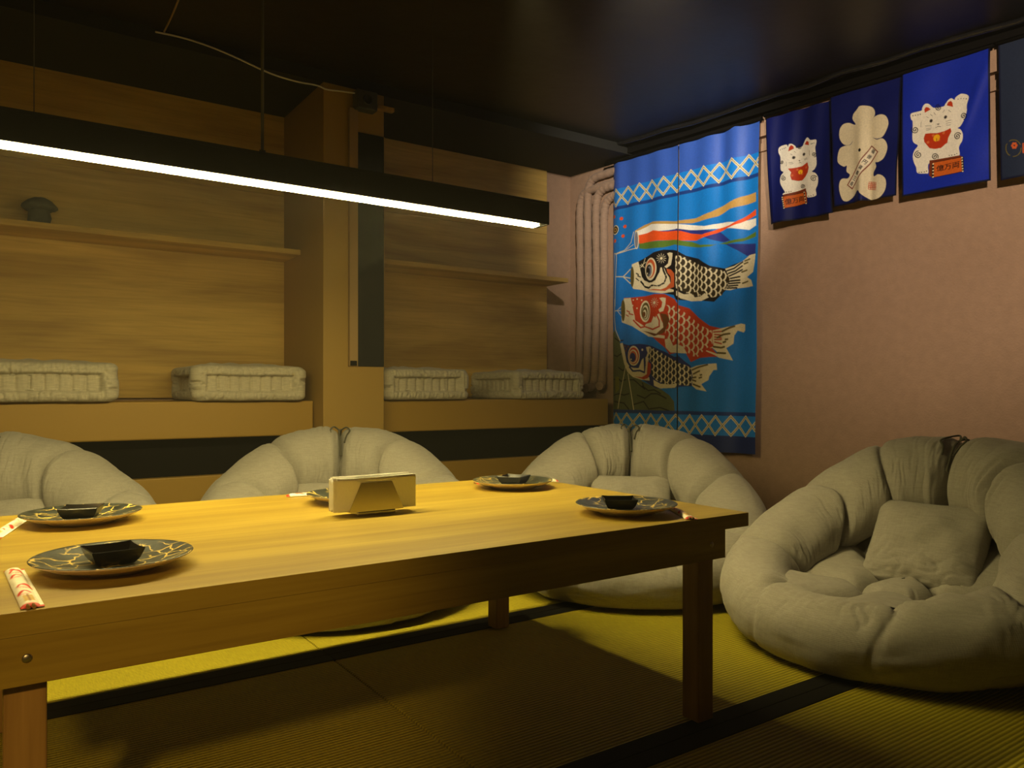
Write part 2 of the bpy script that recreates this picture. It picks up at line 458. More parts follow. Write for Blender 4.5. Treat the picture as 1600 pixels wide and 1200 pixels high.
FISH = [
 ('p','hill',[15,897,58,959,79,1020,97,1085,138,1145,206,1173,209,1178,339,1219,397,1250,425,1281,430,1339,-38,1328,-32,957]),
 ('l','black',6,[18,943,51,961,83,959]),
 ('l','black',6,[12,1035,40,1044,72,1029]),
 ('l','black',6,[7,1168,51,1160,72,1177,104,1169]),
 ('l','black',6,[126,1170,157,1170,199,1203,229,1219,209,1187]),
 ('l','black',6,[7,1252,61,1243,94,1251,126,1243]),
 ('l','black',6,[178,1251,229,1267,280,1243,319,1243,377,1266]),
 ('l','black',6,[157,1300,219,1283,259,1322,339,1313,397,1328]),
 ('l','black',6,[209,1203,259,1227,299,1223,339,1242]),
 ('l','black',6,[51,1102,83,1120,104,1112]),
 ('l','black',6,[18,1285,94,1293,126,1325]),
 ('p','olive',[23,1152,56,1152,61,1218,29,1243]),
 ('p','beige',[166,391,224,367,280,359,377,373,430,383,447,383,543,386,635,373,675,361,725,350,800,331,868,326,878,325,878,367,800,374,746,378,675,399,595,405,519,407,434,396,425,395,377,387,292,374,224,384,173,402]),
 ('p','white',[170,396,224,382,268,370,377,387,425,395,434,397,519,415,601,435,680,434,725,436,789,447,878,443,878,475,842,490,746,468,680,458,595,452,507,438,440,422,425,421,329,416,286,405,236,412,186,416]),
 ('p','indigo',[317,414,377,421,425,421,434,420,507,438,595,452,680,472,746,525,703,526,635,504,578,476,507,458,425,431,347,421]),
 ('p','indigo',[714,537,800,549,878,558,878,604,832,608,789,578]),
 ('p','green',[192,460,255,459,317,464,425,474,459,483,519,497,578,522,652,531,703,528,757,527,821,524,878,503,878,526,811,539,725,539,675,529,635,538,578,535,513,521,434,502,425,498,347,502,280,497,230,493,192,485]),
 ('p','orange',[184,416,236,412,286,405,347,421,425,429,459,435,519,457,589,473,635,468,680,458,746,454,811,432,878,402,878,429,800,453,725,465,664,479,607,488,549,496,459,483,425,474,317,463,255,459,192,460]),
 ('e','cream',177,438,14,48),
 ('e','grey',176,438,10,42),
 ('l','cream',4,[160,395,140,447,91,481,34,491]),
 ('l','cream',4,[182,481,114,484,34,494]),
 ('l','cream',3,[157,460,101,480]),
 ('l','cream',5,[37,510,31,491,14,486,14,512,5,615,-2,718]),
 ('l','cream',5,[37,510,34,546,31,617,24,772,22,734,17,832,26,898,61,960]),
 ('e','cream',24,362,28,25),
 ('e','black',24,362,23,20),
 ('e','beige',24,362,15,12),
 ('e','black',24,362,8,6),
 ('e','orange',71,309,11,9),
 ('e','orange',94,354,12,9),
 ('e','orange',81,403,11,9),
 ('e','orange',20,420,12,10),
 ('e','orange',14,289,12,9),
 ('l','cream',5,[34,615,84,621,134,586]),
 ('l','cream',5,[84,621,134,662]),
 ('l','cream',5,[84,621,134,634]),
 ('l','cream',3,[22,798,44,798,79,774]),
 ('l','cream',3,[44,798,72,828]),
 ('l','cream',3,[44,798,72,801]),
 ('l','cream',4,[104,1095,51,1322]),
 ('l','cream',4,[120,1137,157,1328]),
 ('p','black',[144,564,186,552,236,536,292,519,353,513,419,524,440,531,489,562,566,587,635,630,714,652,800,632,795,739,779,754,725,755,658,804,595,794,434,775,419,749,353,734,153,692]),
 ('p','cream',[144,562,186,553,195,586,208,637,236,658,292,676,323,660,335,603,353,600,371,636,389,657,398,687,377,709,419,723,419,733,341,734,268,720,205,702,153,692,134,659]),
 ('e','mouth',146,628,12,54),
 ('p','orange2',[371,612,401,620,422,642,422,709,389,715,365,724,243,706,292,707,341,714,371,706,401,683,398,653,377,632]),
 ('l','black',10,[202,659,230,689,255,697,280,687,329,695,359,683,371,655,353,619,347,594]),
 ('l','cream',2,[268,693,292,693,329,698,362,687,376,656]),
 ('l','cream',2,[292,688,296,701]),
 ('l','cream',2,[317,691,321,703]),
 ('l','cream',2,[341,689,350,702]),
 ('l','cream',2,[356,678,371,687]),
 ('l','cream',2,[365,664,380,668]),
 ('l','cream',2,[362,645,377,641]),
 ('l','black',6,[173,613,186,620,182,627,198,634]),
 ('l','black',5,[170,638,182,647,189,653]),
 ('e','black',265,619,57,52),
 ('e','cream',271,602,41,58),
 ('e','orange2',269,600,35,48),
 ('e','cream',263,606,28,38),
 ('e','black',258,608,22,31),
 ('e','grey',262,611,18,25),
 ('e','black',252,612,14,19),
 ('e','cream',247,622,4,5),
 ('p','cream',[211,650,243,663,268,676,305,663,329,626,341,652,341,681,317,691,280,682,255,692,224,681]),
 ('l','cream',2,[353,558,368,559]),
 ('l','cream',2,[352,563,364,571]),
 ('l','cream',2,[347,567,354,579]),
 ('l','cream',2,[340,568,340,580]),
 ('l','cream',2,[333,565,326,575]),
 ('l','cream',2,[329,560,316,565]),
 ('l','cream',2,[327,554,312,552]),
 ('l','cream',2,[329,548,316,540]),
 ('l','cream',2,[333,545,326,533]),
 ('l','cream',2,[340,544,340,531]),
 ('l','cream',2,[347,547,354,537]),
 ('l','cream',2,[352,551,364,547]),
 ('e','cream',340,556,8,7),
 ('l','cream',3,[198,586,218,568,236,561]),
 ('l','cream',3,[205,567,224,589]),
 ('l','cream',3,[195,571,211,583,230,540]),
 ('p','cream',[374,535,389,532,410,538,408,563,400,596,371,609,358,600,380,586,386,556]),
 ('p','cream',[716,653,768,647,811,629,847,606,878,604,876,641,868,686,832,705,858,722,869,751,832,752,779,752,746,758,719,753,744,719,735,685]),
 ('l','black',7,[725,665,768,658,811,633]),
 ('l','black',7,[735,678,773,671,808,651]),
 ('l','black',7,[741,691,773,682,808,668]),
 ('l','black',7,[746,703,795,699]),
 ('l','black',7,[746,715,795,715]),
 ('l','black',7,[741,726,795,727]),
 ('l','black',7,[735,737,784,738]),
 ('l','black',7,[730,746,779,749]),
 ('l','mouth',7,[818,643,837,638]),
 ('l','mouth',7,[805,679,832,673]),
 ('l','mouth',7,[808,731,837,725]),
 ('l','mouth',7,[821,630,847,624]),
 ('s','cream','scale1',[419,555,434,555,465,559,519,591,595,630,658,647,714,664,746,705,703,777,652,782,578,770,519,760,434,717,430,691,430,566],36),
 ('p','cream',[434,729,477,751,519,751,543,772,584,771,607,758,630,780,589,794,519,789,459,770,434,752]),
 ('p','scale1',[465,722,501,723,486,749]),
 ('p','scale1',[522,745,557,746,543,772]),
 ('p','scale1',[566,745,601,746,587,771]),
 ('p','red',[90,734,152,737,233,737,299,733,363,739,425,770,447,802,507,822,566,871,635,917,703,934,691,986,647,1022,691,1067,635,1066,578,1069,519,1087,489,1041,438,1039,394,1045,363,1010,299,961,233,921,159,890,75,863]),
 ('p','cream',[90,737,138,738,149,777,162,810,169,859,220,891,292,877,312,843,331,834,344,871,360,897,363,918,312,941,363,949,363,964,312,956,253,948,200,919,152,889,75,863,72,836]),
 ('p','red',[138,739,152,737,233,737,299,733,331,756,325,802,318,833,299,836,259,865,220,873,172,854,159,815]),
 ('e','mouth',84,800,14,57),
 ('p','brown',[337,834,375,842,400,875,375,919,350,938,299,948,206,914,312,937,356,907,350,871]),
 ('l','red',8,[159,858,200,898,226,894,286,913,331,901,331,870,312,837]),
 ('l','cream',2,[220,902,286,919,336,904,337,870]),
 ('p','cream',[226,891,233,881,273,876,292,846,302,852,312,879,299,899,259,901]),
 ('e','cream',230,816,34,56),
 ('e','mouth',231,816,28,46),
 ('e','cream',230,821,22,37),
 ('e','mouth',226,823,18,30),
 ('e','cream',225,827,11,20),
 ('e','brown',221,830,9,14),
 ('l','red',6,[111,804,131,813,128,821,155,828]),
 ('l','red',5,[104,825,124,834]),
 ('l','cream',2,[312,778,326,779]),
 ('l','cream',2,[310,784,322,791]),
 ('l','cream',2,[305,788,312,799]),
 ('l','cream',2,[297,789,297,802]),
 ('l','cream',2,[290,787,283,797]),
 ('l','cream',2,[285,782,273,787]),
 ('l','cream',2,[283,775,269,774]),
 ('l','cream',2,[285,769,273,762]),
 ('l','cream',2,[290,765,283,754]),
 ('l','cream',2,[297,764,297,752]),
 ('l','cream',2,[305,767,312,756]),
 ('l','cream',2,[310,772,322,766]),
 ('e','cream',297,777,9,8),
 ('e','cream',155,751,4,4),
 ('e','cream',179,748,4,4),
 ('e','cream',206,756,4,4),
 ('e','cream',152,780,4,4),
 ('e','cream',179,796,4,4),
 ('p','cream',[331,757,350,755,370,759,369,791,356,825,334,829,326,815,345,804,350,779]),
 ('s','cream','',[375,796,425,805,456,823,434,811,465,829,519,868,578,911,647,940,652,1003,595,1040,566,1063,519,1057,477,1010,434,983,456,999,413,982,363,949,369,918,394,874],40),
 ('p','cream',[363,969,394,961,419,1003,444,994,440,993,477,1010,498,1044,434,1039,438,1038,400,1036,369,1011]),
 ('p','cream',[652,940,691,935,757,925,800,916,824,922,824,950,816,959,784,948,768,971,765,1008,730,1028,746,1055,764,1087,691,1072,664,1058,615,1038,618,1033,675,1052,686,1050,652,1023,635,1024,658,1016,652,984]),
 ('l','red',6,[658,948,703,948,768,928]),
 ('l','red',6,[664,960,703,965]),
 ('l','red',6,[664,972,703,979]),
 ('l','red',6,[664,984,703,986]),
 ('l','red',6,[664,996,703,1006]),
 ('l','mouth',9,[680,976,714,963,746,960]),
 ('l','mouth',9,[708,948,746,932,768,927]),
 ('l','mouth',9,[714,1000,725,997]),
 ('l','mouth',9,[658,1018,703,1025,719,1021]),
 ('l','mouth',9,[680,1048,725,1052]),
 ('l','mouth',9,[725,987,735,986]),
 ('p','navy',[68,971,124,987,193,982,240,989,286,999,363,1031,425,1058,450,1059,434,1039,489,1086,519,1106,534,1156,531,1206,489,1206,434,1210,438,1215,312,1215,220,1173,159,1156,117,1129,93,1085,72,1020]),
 ('p','cream',[61,976,79,971,97,1021,111,1075,138,1102,159,1108,186,1109,206,1067,218,1057,223,1120,236,1099,233,1052,259,1058,256,1110,246,1142,220,1162,266,1158,269,1176,200,1170,152,1156,117,1129,93,1085,72,1020]),
 ('p','red',[253,1076,278,1090,275,1137,253,1163,220,1169,159,1152,206,1157,246,1142]),
 ('l','navy',9,[131,1102,152,1124,193,1122,226,1133,232,1078]),
 ('e','navy',155,1050,45,56),
 ('e','cream',157,1044,36,52),
 ('e','red',157,1044,31,44),
 ('e','cream',155,1047,26,36),
 ('e','orange2',154,1048,21,30),
 ('e','navy',151,1052,18,24),
 ('e','cream',142,1062,4,4),
 ('e','cream',210,1014,6,6),
 ('e','brown',97,991,6,5),
 ('e','brown',111,1005,6,5),
 ('e','brown',124,995,6,5),
 ('e','brown',104,1016,6,4),
 ('p','cream',[236,1001,266,1000,268,1032,248,1059,238,1052,250,1032,240,1016]),
 ('s','cream','scale3',[266,1001,312,1018,369,1051,419,1073,456,1087,434,1084,489,1101,519,1116,528,1186,513,1203,459,1200,434,1195,425,1195,363,1195,312,1174,279,1142,286,1090,259,1058],32),
 ('p','cream',[295,1171,337,1192,400,1196,450,1190,431,1213,337,1216,299,1202]),
 ('p','cream',[519,1116,555,1107,624,1099,675,1098,678,1129,658,1129,635,1158,630,1177,592,1196,621,1231,560,1221,528,1203,531,1156]),
 ('l','mouth',8,[528,1126,566,1115,624,1103]),
 ('l','mouth',8,[537,1146,578,1132]),
 ('l','mouth',8,[534,1164,555,1162]),
 ('l','mouth',8,[534,1176,555,1181]),
 ('l','mouth',8,[537,1196,584,1209]),
 ('l','mouth',8,[578,1166,592,1163]),
 ('l','mouth',8,[584,1152,592,1151]),
]
CAT_RIGHT = [
 ('p','white',[67,339,88,330,144,329,151,310,162,291,179,284,200,294,220,320,238,332,298,338,315,319,335,296,355,291,375,309,382,295,401,283,427,279,466,301,476,326,463,375,463,425,447,477,421,521,401,530,421,546,437,582,434,631,411,676,411,740,322,741,200,743,193,815,172,818,123,807,109,790,106,759,88,710,81,664,92,622,116,590,88,561,77,521,81,402,70,377]),
 ('p','red',[169,352,165,325,176,309,193,316,210,337,186,345]),
 ('p','red',[322,336,332,313,352,310,362,329,367,361,342,348]),
 ('e','shade',212,424,12,13),
 ('e','black',212,424,7,8),
 ('e','shade',315,424,12,13),
 ('e','black',315,424,6,8),
 ('p','black',[251,458,274,461,263,469]),
 ('l','shade',4,[244,486,261,479,282,488]),
 ('l','shade',3,[169,451,214,463]),
 ('l','shade',3,[176,475,214,478]),
 ('l','shade',3,[176,486,210,488]),
 ('l','shade',3,[319,458,355,457]),
 ('l','shade',3,[319,472,355,475]),
 ('l','shade',3,[322,488,352,492]),
 ('l','shade',3,[137,451,141,411]),
 ('l','shade',3,[179,384,193,395]),
 ('l','shade',3,[207,373,220,388]),
 ('l','shade',3,[231,365,244,387]),
 ('l','shade',3,[295,383,309,365]),
 ('l','shade',3,[335,376,352,395]),
 ('p','red',[169,511,207,516,255,529,309,528,352,517,358,544,335,585,329,620,309,629,282,648,241,646,200,629,179,598,162,572,158,541]),
 ('e','bibspot',189,582,10,10),
 ('e','bibspot',227,539,10,10),
 ('e','bibspot',265,583,10,10),
 ('e','bibspot',302,540,10,10),
 ('e','yellow',251,564,24,26),
 ('l','brown',4,[251,568,251,591]),
 ('l','black',6,[123,662,124,664,124,666,123,667,122,668,120,669,117,669,115,668,112,666,111,663,109,659,109,656,110,652,112,649,116,647,120,647,124,648,129,651,133,655,136,660,137,666,137,672,135,677,131,681,126,684,120,684,113,682,107,678,101,672,97,664,95,656,96,648,99,641,104,635,111,632,120,632]),
 ('l','black',6,[403,594,402,595,401,596,399,596,398,595,396,593,394,591,393,588,393,586,394,583,396,581,399,579,402,579,405,580,409,582,412,586,414,590,415,595,415,600,413,605,410,608,405,610,400,610,395,608,389,604,385,598,382,592,380,584,381,577,384,571,389,567,395,564,403,565,410,568,417,573,423,581]),
 ('l','black',6,[236,706,235,706,234,705,233,704,232,702,232,700,233,698,234,696,236,695,239,695,241,696,244,697,247,700,248,704,249,708,249,712,247,715,244,718,240,719,236,719,231,717,227,714,223,709,221,703,220,697,221,692,224,687,228,683,234,681,240,682,246,685,252,690,257,696,260,704,261,712,260,720]),
 ('l','black',6,[98,460,100,461,101,462,102,464,102,466,102,468,101,470,99,471,97,472,94,471,91,470,88,467,86,464,84,460,84,456,85,452,88,449,91,447,96,446,101,447,106,450,110,454,113,460,115,466,115,472,113,478,110,483,104,486,98,486,91,484,84,480,78,474,73,466,71,457,71,449,74,441]),
 ('l','black',6,[437,451,437,449,437,448,437,446,438,445,439,444,441,444,443,445,446,447,447,449,449,452,449,455,449,458,447,461,445,463,442,464,438,463,434,462,431,458,428,454,426,449,425,444,426,439,429,435,433,432,438,431,443,432,449,435,454,440,458,446,460,453,461,460,459,467,456,472,450,476,444,477]),
 ('l','black',6,[268,339,268,340,268,341,267,342,266,343,265,344,263,344,261,343,259,341,257,338,256,335,256,332,257,329,259,327,261,326,265,325,268,327,272,329,275,332,278,337,279,342,279,347,277,351,274,354,270,356,265,356,259,355,254,351,249,346,246,339,245,332,245,325,247,320,252,315,258,313,265,313]),
 ('e','black',84,353,4,4),
 ('e','black',102,354,4,4),
 ('e','black',120,355,4,4),
 ('e','black',136,355,4,4),
 ('e','black',401,312,3,4),
 ('e','black',421,314,3,4),
 ('e','black',440,320,3,4),
 ('e','black',458,328,4,4),
 ('e','black',127,801,4,4),
 ('e','black',144,803,4,4),
 ('e','black',164,804,4,4),
 ('e','black',180,801,4,4),
 ('e','black',342,721,3,4),
 ('e','black',360,723,4,4),
 ('e','black',380,724,4,4),
 ('e','black',396,719,3,4),
 ('p','signtop',[200,724,414,737,440,755,220,744]),
 ('p','signtop',[200,724,220,744,220,861,196,838]),
 ('p','sign',[220,744,440,754,443,862,220,861]),
 ('l','black',4,[220,744,440,754,443,862,220,861,220,744]),
 ('l','black',12,[226,757,226,856]),
 ('e','cream',226,757,6,6),
 ('e','cream',226,782,6,6),
 ('e','cream',226,807,6,6),
 ('e','cream',226,831,6,6),
 ('e','cream',226,856,6,6),
 ('l','black',12,[432,759,437,860]),
 ('e','cream',432,759,5,6),
 ('e','cream',433,779,5,6),
 ('e','cream',434,800,5,6),
 ('e','cream',435,820,5,6),
 ('e','cream',436,840,5,6),
 ('e','cream',437,860,5,6),
 ('t','black','億万両',[249,820,414,827,414,777,249,776]),
]
CAT_LEFT = [
 ('p','white',[115,295,140,278,197,280,209,302,221,283,246,285,274,310,282,327,333,324,349,299,372,267,391,263,411,288,426,295,468,302,465,341,457,369,461,435,461,509,442,548,419,565,449,586,468,627,461,684,442,724,442,775,380,782,360,767,349,728,157,720,169,693,132,625,124,578,136,542,161,517,132,488,132,382,115,333]),
 ('p','red',[213,344,221,313,238,294,258,306,262,330]),
 ('p','red',[356,312,380,288,399,304,399,333]),
 ('e','shade',256,407,14,14),
 ('e','black',256,407,8,8),
 ('e','shade',347,397,14,14),
 ('e','black',347,397,8,8),
 ('p','black',[293,438,313,438,303,448]),
 ('l','shade',4,[297,465,305,453,319,467]),
 ('l','shade',3,[213,446,246,446]),
 ('l','shade',3,[221,459,250,458]),
 ('l','shade',3,[349,439,380,435]),
 ('l','shade',3,[350,448,380,446]),
 ('l','shade',3,[402,378,402,422]),
 ('l','shade',3,[193,434,191,471]),
 ('l','shade',3,[230,371,246,382]),
 ('l','shade',3,[262,352,274,366]),
 ('p','red',[205,497,246,498,325,497,380,476,391,523,380,564,356,596,325,619,285,618,230,599,221,560,230,532]),
 ('e','bibspot',236,561,11,10),
 ('e','bibspot',280,517,11,10),
 ('e','bibspot',323,562,11,10),
 ('e','bibspot',367,518,10,10),
 ('e','yellow',308,543,22,20),
 ('l','brown',4,[308,546,308,563]),
 ('l','black',6,[166,573,167,574,167,575,166,577,165,578,163,578,161,578,158,577,156,575,154,573,153,570,153,567,154,564,156,562,159,560,163,560,167,561,171,563,175,566,178,571,179,575,179,580,177,585,174,588,169,590,163,590,157,589,151,585,146,580,142,574,140,567,141,561,143,555,148,550,155,548,163,548]),
 ('l','black',6,[432,630,431,630,430,631,428,631,426,630,424,629,422,627,421,624,421,621,422,619,424,616,427,615,431,615,435,616,439,618,442,621,445,626,446,631,446,635,444,640,440,643,435,645,429,645,423,643,417,639,412,634,408,627,407,620,408,613,411,607,416,603,423,601,432,601,440,604,448,609,455,616]),
 ('l','black',6,[324,677,323,677,322,676,321,675,320,673,320,672,321,670,322,669,324,668,326,668,328,669,331,670,333,672,335,675,335,678,335,681,334,684,331,686,328,687,324,687,319,685,315,683,312,679,310,675,309,670,310,665,312,661,316,659,321,657,327,658,333,660,338,664,343,669,346,675,346,681,345,687]),
 ('l','black',6,[148,422,149,422,150,423,151,424,151,425,151,427,150,428,149,429,147,429,145,429,143,428,141,427,139,424,138,422,138,419,138,417,140,415,143,413,146,413,150,414,153,415,157,418,159,422,160,426,160,430,159,433,156,436,152,438,148,439,142,437,137,435,133,431,130,426,128,420,128,415,130,410]),
 ('l','black',6,[441,424,440,423,440,422,440,421,441,420,442,419,444,419,446,419,448,421,450,423,451,425,452,427,451,430,450,432,448,434,445,435,441,434,438,433,434,430,432,427,430,423,429,419,430,415,433,411,436,409,441,408,446,409,451,411,456,415,459,420,462,426,462,432,461,437,457,441,452,444,446,445]),
 ('l','black',6,[312,327,312,328,312,329,311,329,311,330,309,331,308,330,306,330,304,328,303,327,302,324,302,322,303,320,304,318,306,317,309,317,312,318,315,320,318,322,320,325,321,329,321,332,320,336,317,338,313,339,309,339,305,338,300,336,297,332,294,327,293,322,293,317,295,313,299,310,304,308,309,308]),
 ('e','black',132,310,4,4),
 ('e','black',152,307,4,4),
 ('e','black',173,307,4,4),
 ('e','black',189,305,4,4),
 ('e','black',422,328,4,4),
 ('e','black',434,327,4,4),
 ('e','black',448,326,4,4),
 ('e','black',169,699,4,4),
 ('e','black',185,700,4,4),
 ('e','black',205,701,4,4),
 ('e','black',221,700,4,4),
 ('e','black',380,772,4,4),
 ('e','black',399,771,4,4),
 ('e','black',419,768,4,4),
 ('p','signtop',[157,719,356,696,360,726,152,733]),
 ('p','sign',[152,735,360,726,364,827,157,841]),
 ('l','black',4,[152,735,360,726,364,827,157,841,152,735]),
 ('l','black',12,[144,741,158,838]),
 ('e','cream',144,741,6,6),
 ('e','cream',147,760,7,6),
 ('e','cream',150,780,6,6),
 ('e','cream',153,799,6,6),
 ('e','cream',155,818,6,6),
 ('e','cream',158,838,6,6),
 ('l','black',12,[338,729,353,828]),
 ('e','cream',338,729,6,6),
 ('e','cream',342,754,6,6),
 ('e','cream',345,779,6,6),
 ('e','cream',349,804,6,6),
 ('e','cream',353,828,6,6),
 ('t','black','億万両',[169,813,333,802,333,754,169,760]),
]
FLOWER = [
 ('p','linen',[249,139,304,150,350,175,373,216,370,254,339,284,373,258,426,253,471,281,490,339,471,396,441,434,396,438,358,421,396,446,441,446,475,488,483,544,456,607,411,627,381,624,392,661,366,702,373,735,411,727,456,748,486,789,483,857,441,910,373,928,320,902,273,862,242,829,202,864,162,888,122,897,81,873,56,796,61,733,89,702,138,709,158,681,130,651,134,604,106,606,56,563,52,506,73,446,122,434,170,438,194,408,162,436,106,418,69,357,73,286,106,250,154,251,202,279,214,275,186,228,194,190,226,160]),
 ('e','black',260,506,11,14),
 ('p','brown2',[347,480,408,545,178,808,128,762]),
 ('p','linen2',[348,492,396,544,177,794,140,763]),
 ('v','black','福徳円満喜三長',[360,530,172,759],30),
 ('l','red',4,[329,772,399,790,396,849,326,830,329,772]),
 ('l','red',6,[347,776,344,834]),
 ('l','red',6,[328,786,398,805]),
 ('l','red',6,[364,781,361,839]),
 ('l','red',6,[327,801,398,820]),
 ('l','red',6,[382,786,379,844]),
 ('l','red',6,[327,815,397,834]),
]
CREST = [
 ('l','gold',6,[132,778,131,788,129,798,125,807,120,814,114,820,107,824,99,827,91,827,82,826]),
 ('l','gold',6,[61,812,53,805,47,796,43,786,39,775,37,764,37,753,38,743,40,733,45,725]),
 ('l','gold',6,[61,710,69,707,77,707,86,708,94,711,103,716,110,723,117,731,122,741,127,751]),
 ('e','orange2',103,753,8,10),
 ('e','orange2',97,765,8,10),
 ('e','orange2',84,762,8,10),
 ('e','orange2',78,747,8,10),
 ('e','orange2',84,735,8,10),
 ('e','orange2',97,738,8,10),
 ('l','orange2',8,[167,755,144,749,144,813,167,818]),
 ('l','orange2',8,[144,781,167,786]),
]


# ------------------------------------------------------------------ room shell
WALLX = lambda y: 2.80+.05 + (3.10-y)*.1175     # face of the right wall at y
b = MB(); b.box((-2.4, -2.2, -.12), (3.7, 3.6, -.045)); struct('floor', b.mesh('floor'), M['floor'])
b = MB(); b.box((-2.4, -2.2, 1.97), (3.7, 3.6, 2.07)); struct('ceiling', b.mesh('ceiling'), M['ceiling'])
b = MB(); b.box((-2.4, 2.985, 1.922), (2.84, 3.49, 1.9699)); struct('ceiling_soffit', b.mesh('ceiling_soffit'), M['soffit'])
b = MB(); b.box((-2.4, 3.49, -.045), (3.2, 3.6, 1.97)); struct('wall_back', b.mesh('wall_back'), M['plaster'])
b = MB()
b.prism([(WALLX(3.6), 3.6, -.045), (WALLX(-2.2), -2.2, -.045), (WALLX(-2.2)+.12, -2.2, -.045), (WALLX(3.6)+.12, 3.6, -.045)], (0, 0, 0), (0, 0, 2.015))
struct('wall_right', b.mesh('wall_right'), M['plaster'])
b = MB(); b.box((-2.5, -2.2, -.045), (-2.4, 3.6, 1.97)); struct('wall_left', b.mesh('wall_left'), M['pillar'])
b = MB(); b.box((-2.5, -2.3, -.045), (3.7, -2.2, 1.97)); struct('wall_front', b.mesh('wall_front'), M['pillar'])
b = MB(); b.box((1.123, 2.98, 0), (1.389, 3.49, 1.9219), .003); struct('pillar', b.mesh('pillar'), M['pillar'])
for i, (x0, x1) in enumerate(((-2.39, 1.1225), (1.3895, 2.62))):
    b = MB()
    b.box((x0, 3.47, .647), (x1, 3.4899, 1.285), .001)
    b.box((x0, 3.47, 1.287), (x1, 3.4899, 1.56), .001)
    b.box((x0, 3.47, 1.5612), (x1, 3.4899, 1.9215), .001)
    struct('wall_panelling_%s' % ('left', 'right')[i], b.mesh('wall_panelling'), M['panel'])
# ledges on the right wall under the ceiling, behind the hangings
def wall_strip(name, w0, w1, z0, z1, d0, d1, mat):
    b = MB()
    b.prism([wp(w0, z0, d0), wp(w1, z0, d0), wp(w1, z0, d1), wp(w0, z0, d1)], (0, 0, 0), (0, 0, z1-z0))
    return struct(name, b.mesh(name), mat)
wall_strip('trim_1', .6, 5.2, 1.838, 1.969, -.049, -.02, M['plaster'])
wall_strip('trim_2', .6, 5.2, 1.775, 1.812, -.049, -.036, M['plaster'])
wall_strip('trim_3', -.03, 5.2, 1.925, 1.9699, -.012, .03, M['black'])
b = MB()
pts = [wp(-.05+i*.15, 1.963+.0035*math.sin(i*1.3)+.003*math.sin(i*2.9), .078+.012*math.sin(i*.9)+.01*math.sin(i*2.3)) for i in range(36)]
b.tube(pts, .011, 10); struct('trim_4', b.mesh('trim_4'), M['film'])

# ------------------------------------------------------------------ tatami mats
rows = [(.2025, 1.0425), (1.0425, 1.8825), (1.8825, 2.7225), (2.7225, 3.115)]
colsx = [(-.958, .722), (.722, 2.402), (2.402, 3.2)]
pos_txt = {(0, 0): 'rush tatami mat below the left end of the low table, nearest the viewer', (0, 1): 'rush tatami mat in front of the low table and round armless cushion chair',
           (1, 0): 'shaded rush tatami mat under the left half of the low table', (1, 1): 'rush tatami mat under the right half of the low table, half lit',
           (2, 0): 'lit rush tatami mat behind the table under the left cushion chairs', (2, 1): 'lit rush tatami mat behind the table under the chair by the fish curtain',
           (0, 2): 'short rush tatami mat by the right wall, nearest the viewer', (1, 2): 'short rush tatami mat under the lone chair by the right wall',
           (2, 2): 'short rush tatami mat below the blue fish curtain', (3, 0): 'narrow rush tatami mat along the left wall bench',
           (3, 1): 'narrow rush tatami mat along the right wall bench', (3, 2): 'small rush tatami piece in the far corner'}
for r, (y0, y1) in enumerate(rows):
    for c, (x0, x1) in enumerate(colsx):
        if c == 2: x1 = WALLX(y1)-.004
        if r == 3 and c == 2: continue
        w, d = x1-x0-.003, y1-y0-.003
        tm = thing('tatami_mat', pos_txt[(r, c)], 'tatami mat', ((x0+x1)/2, (y0+y1)/2, 0), 0, 'tatami mats on the floor')
        b = MB(); b.box((-w/2, -d/2, -.045), (w/2, d/2, 0), .003); b.build('rush_surface', M['tatami'], tm)
        for s in (-1, 1):
            if r == 3 and s == 1: continue
            b = MB(); yb = s*(d/2-.0215)
            b.box((-w/2-.0005, yb-.0225, -.03), (w/2+.0005, yb+.0225, .0018), .0012); b.build('border', M['heri'], tm)

# ------------------------------------------------------------------ low table
tb = thing('low_table', 'long low wooden dining table with bright oak top', 'table', (.625, 1.461, 0))
X0, X1, Y0, Y1 = -.695, .695, -.414, .414
b = MB(); b.box((X0, Y0, .3915), (X1, Y1, .42), .0008); b.build('tabletop', M['table'], tb)
ap = (('apron', (X0+.072, Y0+.001, .334), (X1-.072, Y0+.019, .3914)), ('apron', (X0+.072, Y1-.019, .334), (X1-.072, Y1-.001, .3914)),
      ('apron', (X0+.085, Y0+.0195, .334), (X0+.103, Y1-.0195, .3914)), ('apron', (X1-.103, Y0+.0195, .334), (X1-.085, Y1-.0195, .3914)))
for nm, a, c in ap:
    b = MB(); b.box(a, c, .0004); o = b.build(nm, M['table'], tb)
    if a[1] < -.41:
        for sx in (-.585, .582):
            q = MB(); q.lathe([(0, .0015), (.004, .0012), (.0055, 0), (.0055, -.003)], 20)
            q.build('screw', M['screw'], o, (sx, Y0+.0008, .365), (PI/2, 0, 0))
for sx in (-1, 1):
    for sy in (-1, 1):
        cx, cy = sx*.586, sy*.372
        b = MB(); b.box((cx-.022, cy-.022, .002), (cx+.022, cy+.022, .3914), .002); b.build('leg', M['leg'], tb)

# ------------------------------------------------------------------ wall benches
def bench(name, x0, x1, label):
    t = thing(name, label, 'bench', ((x0+x1)/2, 3.28, 0))
    h = (x1-x0)/2
    b = MB(); b.box((-h, -.20, .495), (h, .189, .636), .006); b.build('seat_box', M['bench'], t)
    b = MB(); b.box((-h, -.12, .348), (h, .189, .4945)); b.build('recess_panel', M['black'], t)['label'] = 'recess painted black for its deep shade'  # black paint stands in for the shade of the void under the seat
    b = MB(); b.box((-h, -.16, .001), (h, .189, .3475), .003); b.build('base_panel', M['bench'], t)
    return t
bench('wall_bench', -2.38, 1.118, 'brown painted wall bench left of the pillar, with black recess')
bench('wall_bench', 1.392, 2.735, 'brown painted wall bench right of the pillar, ending at the fish curtain')
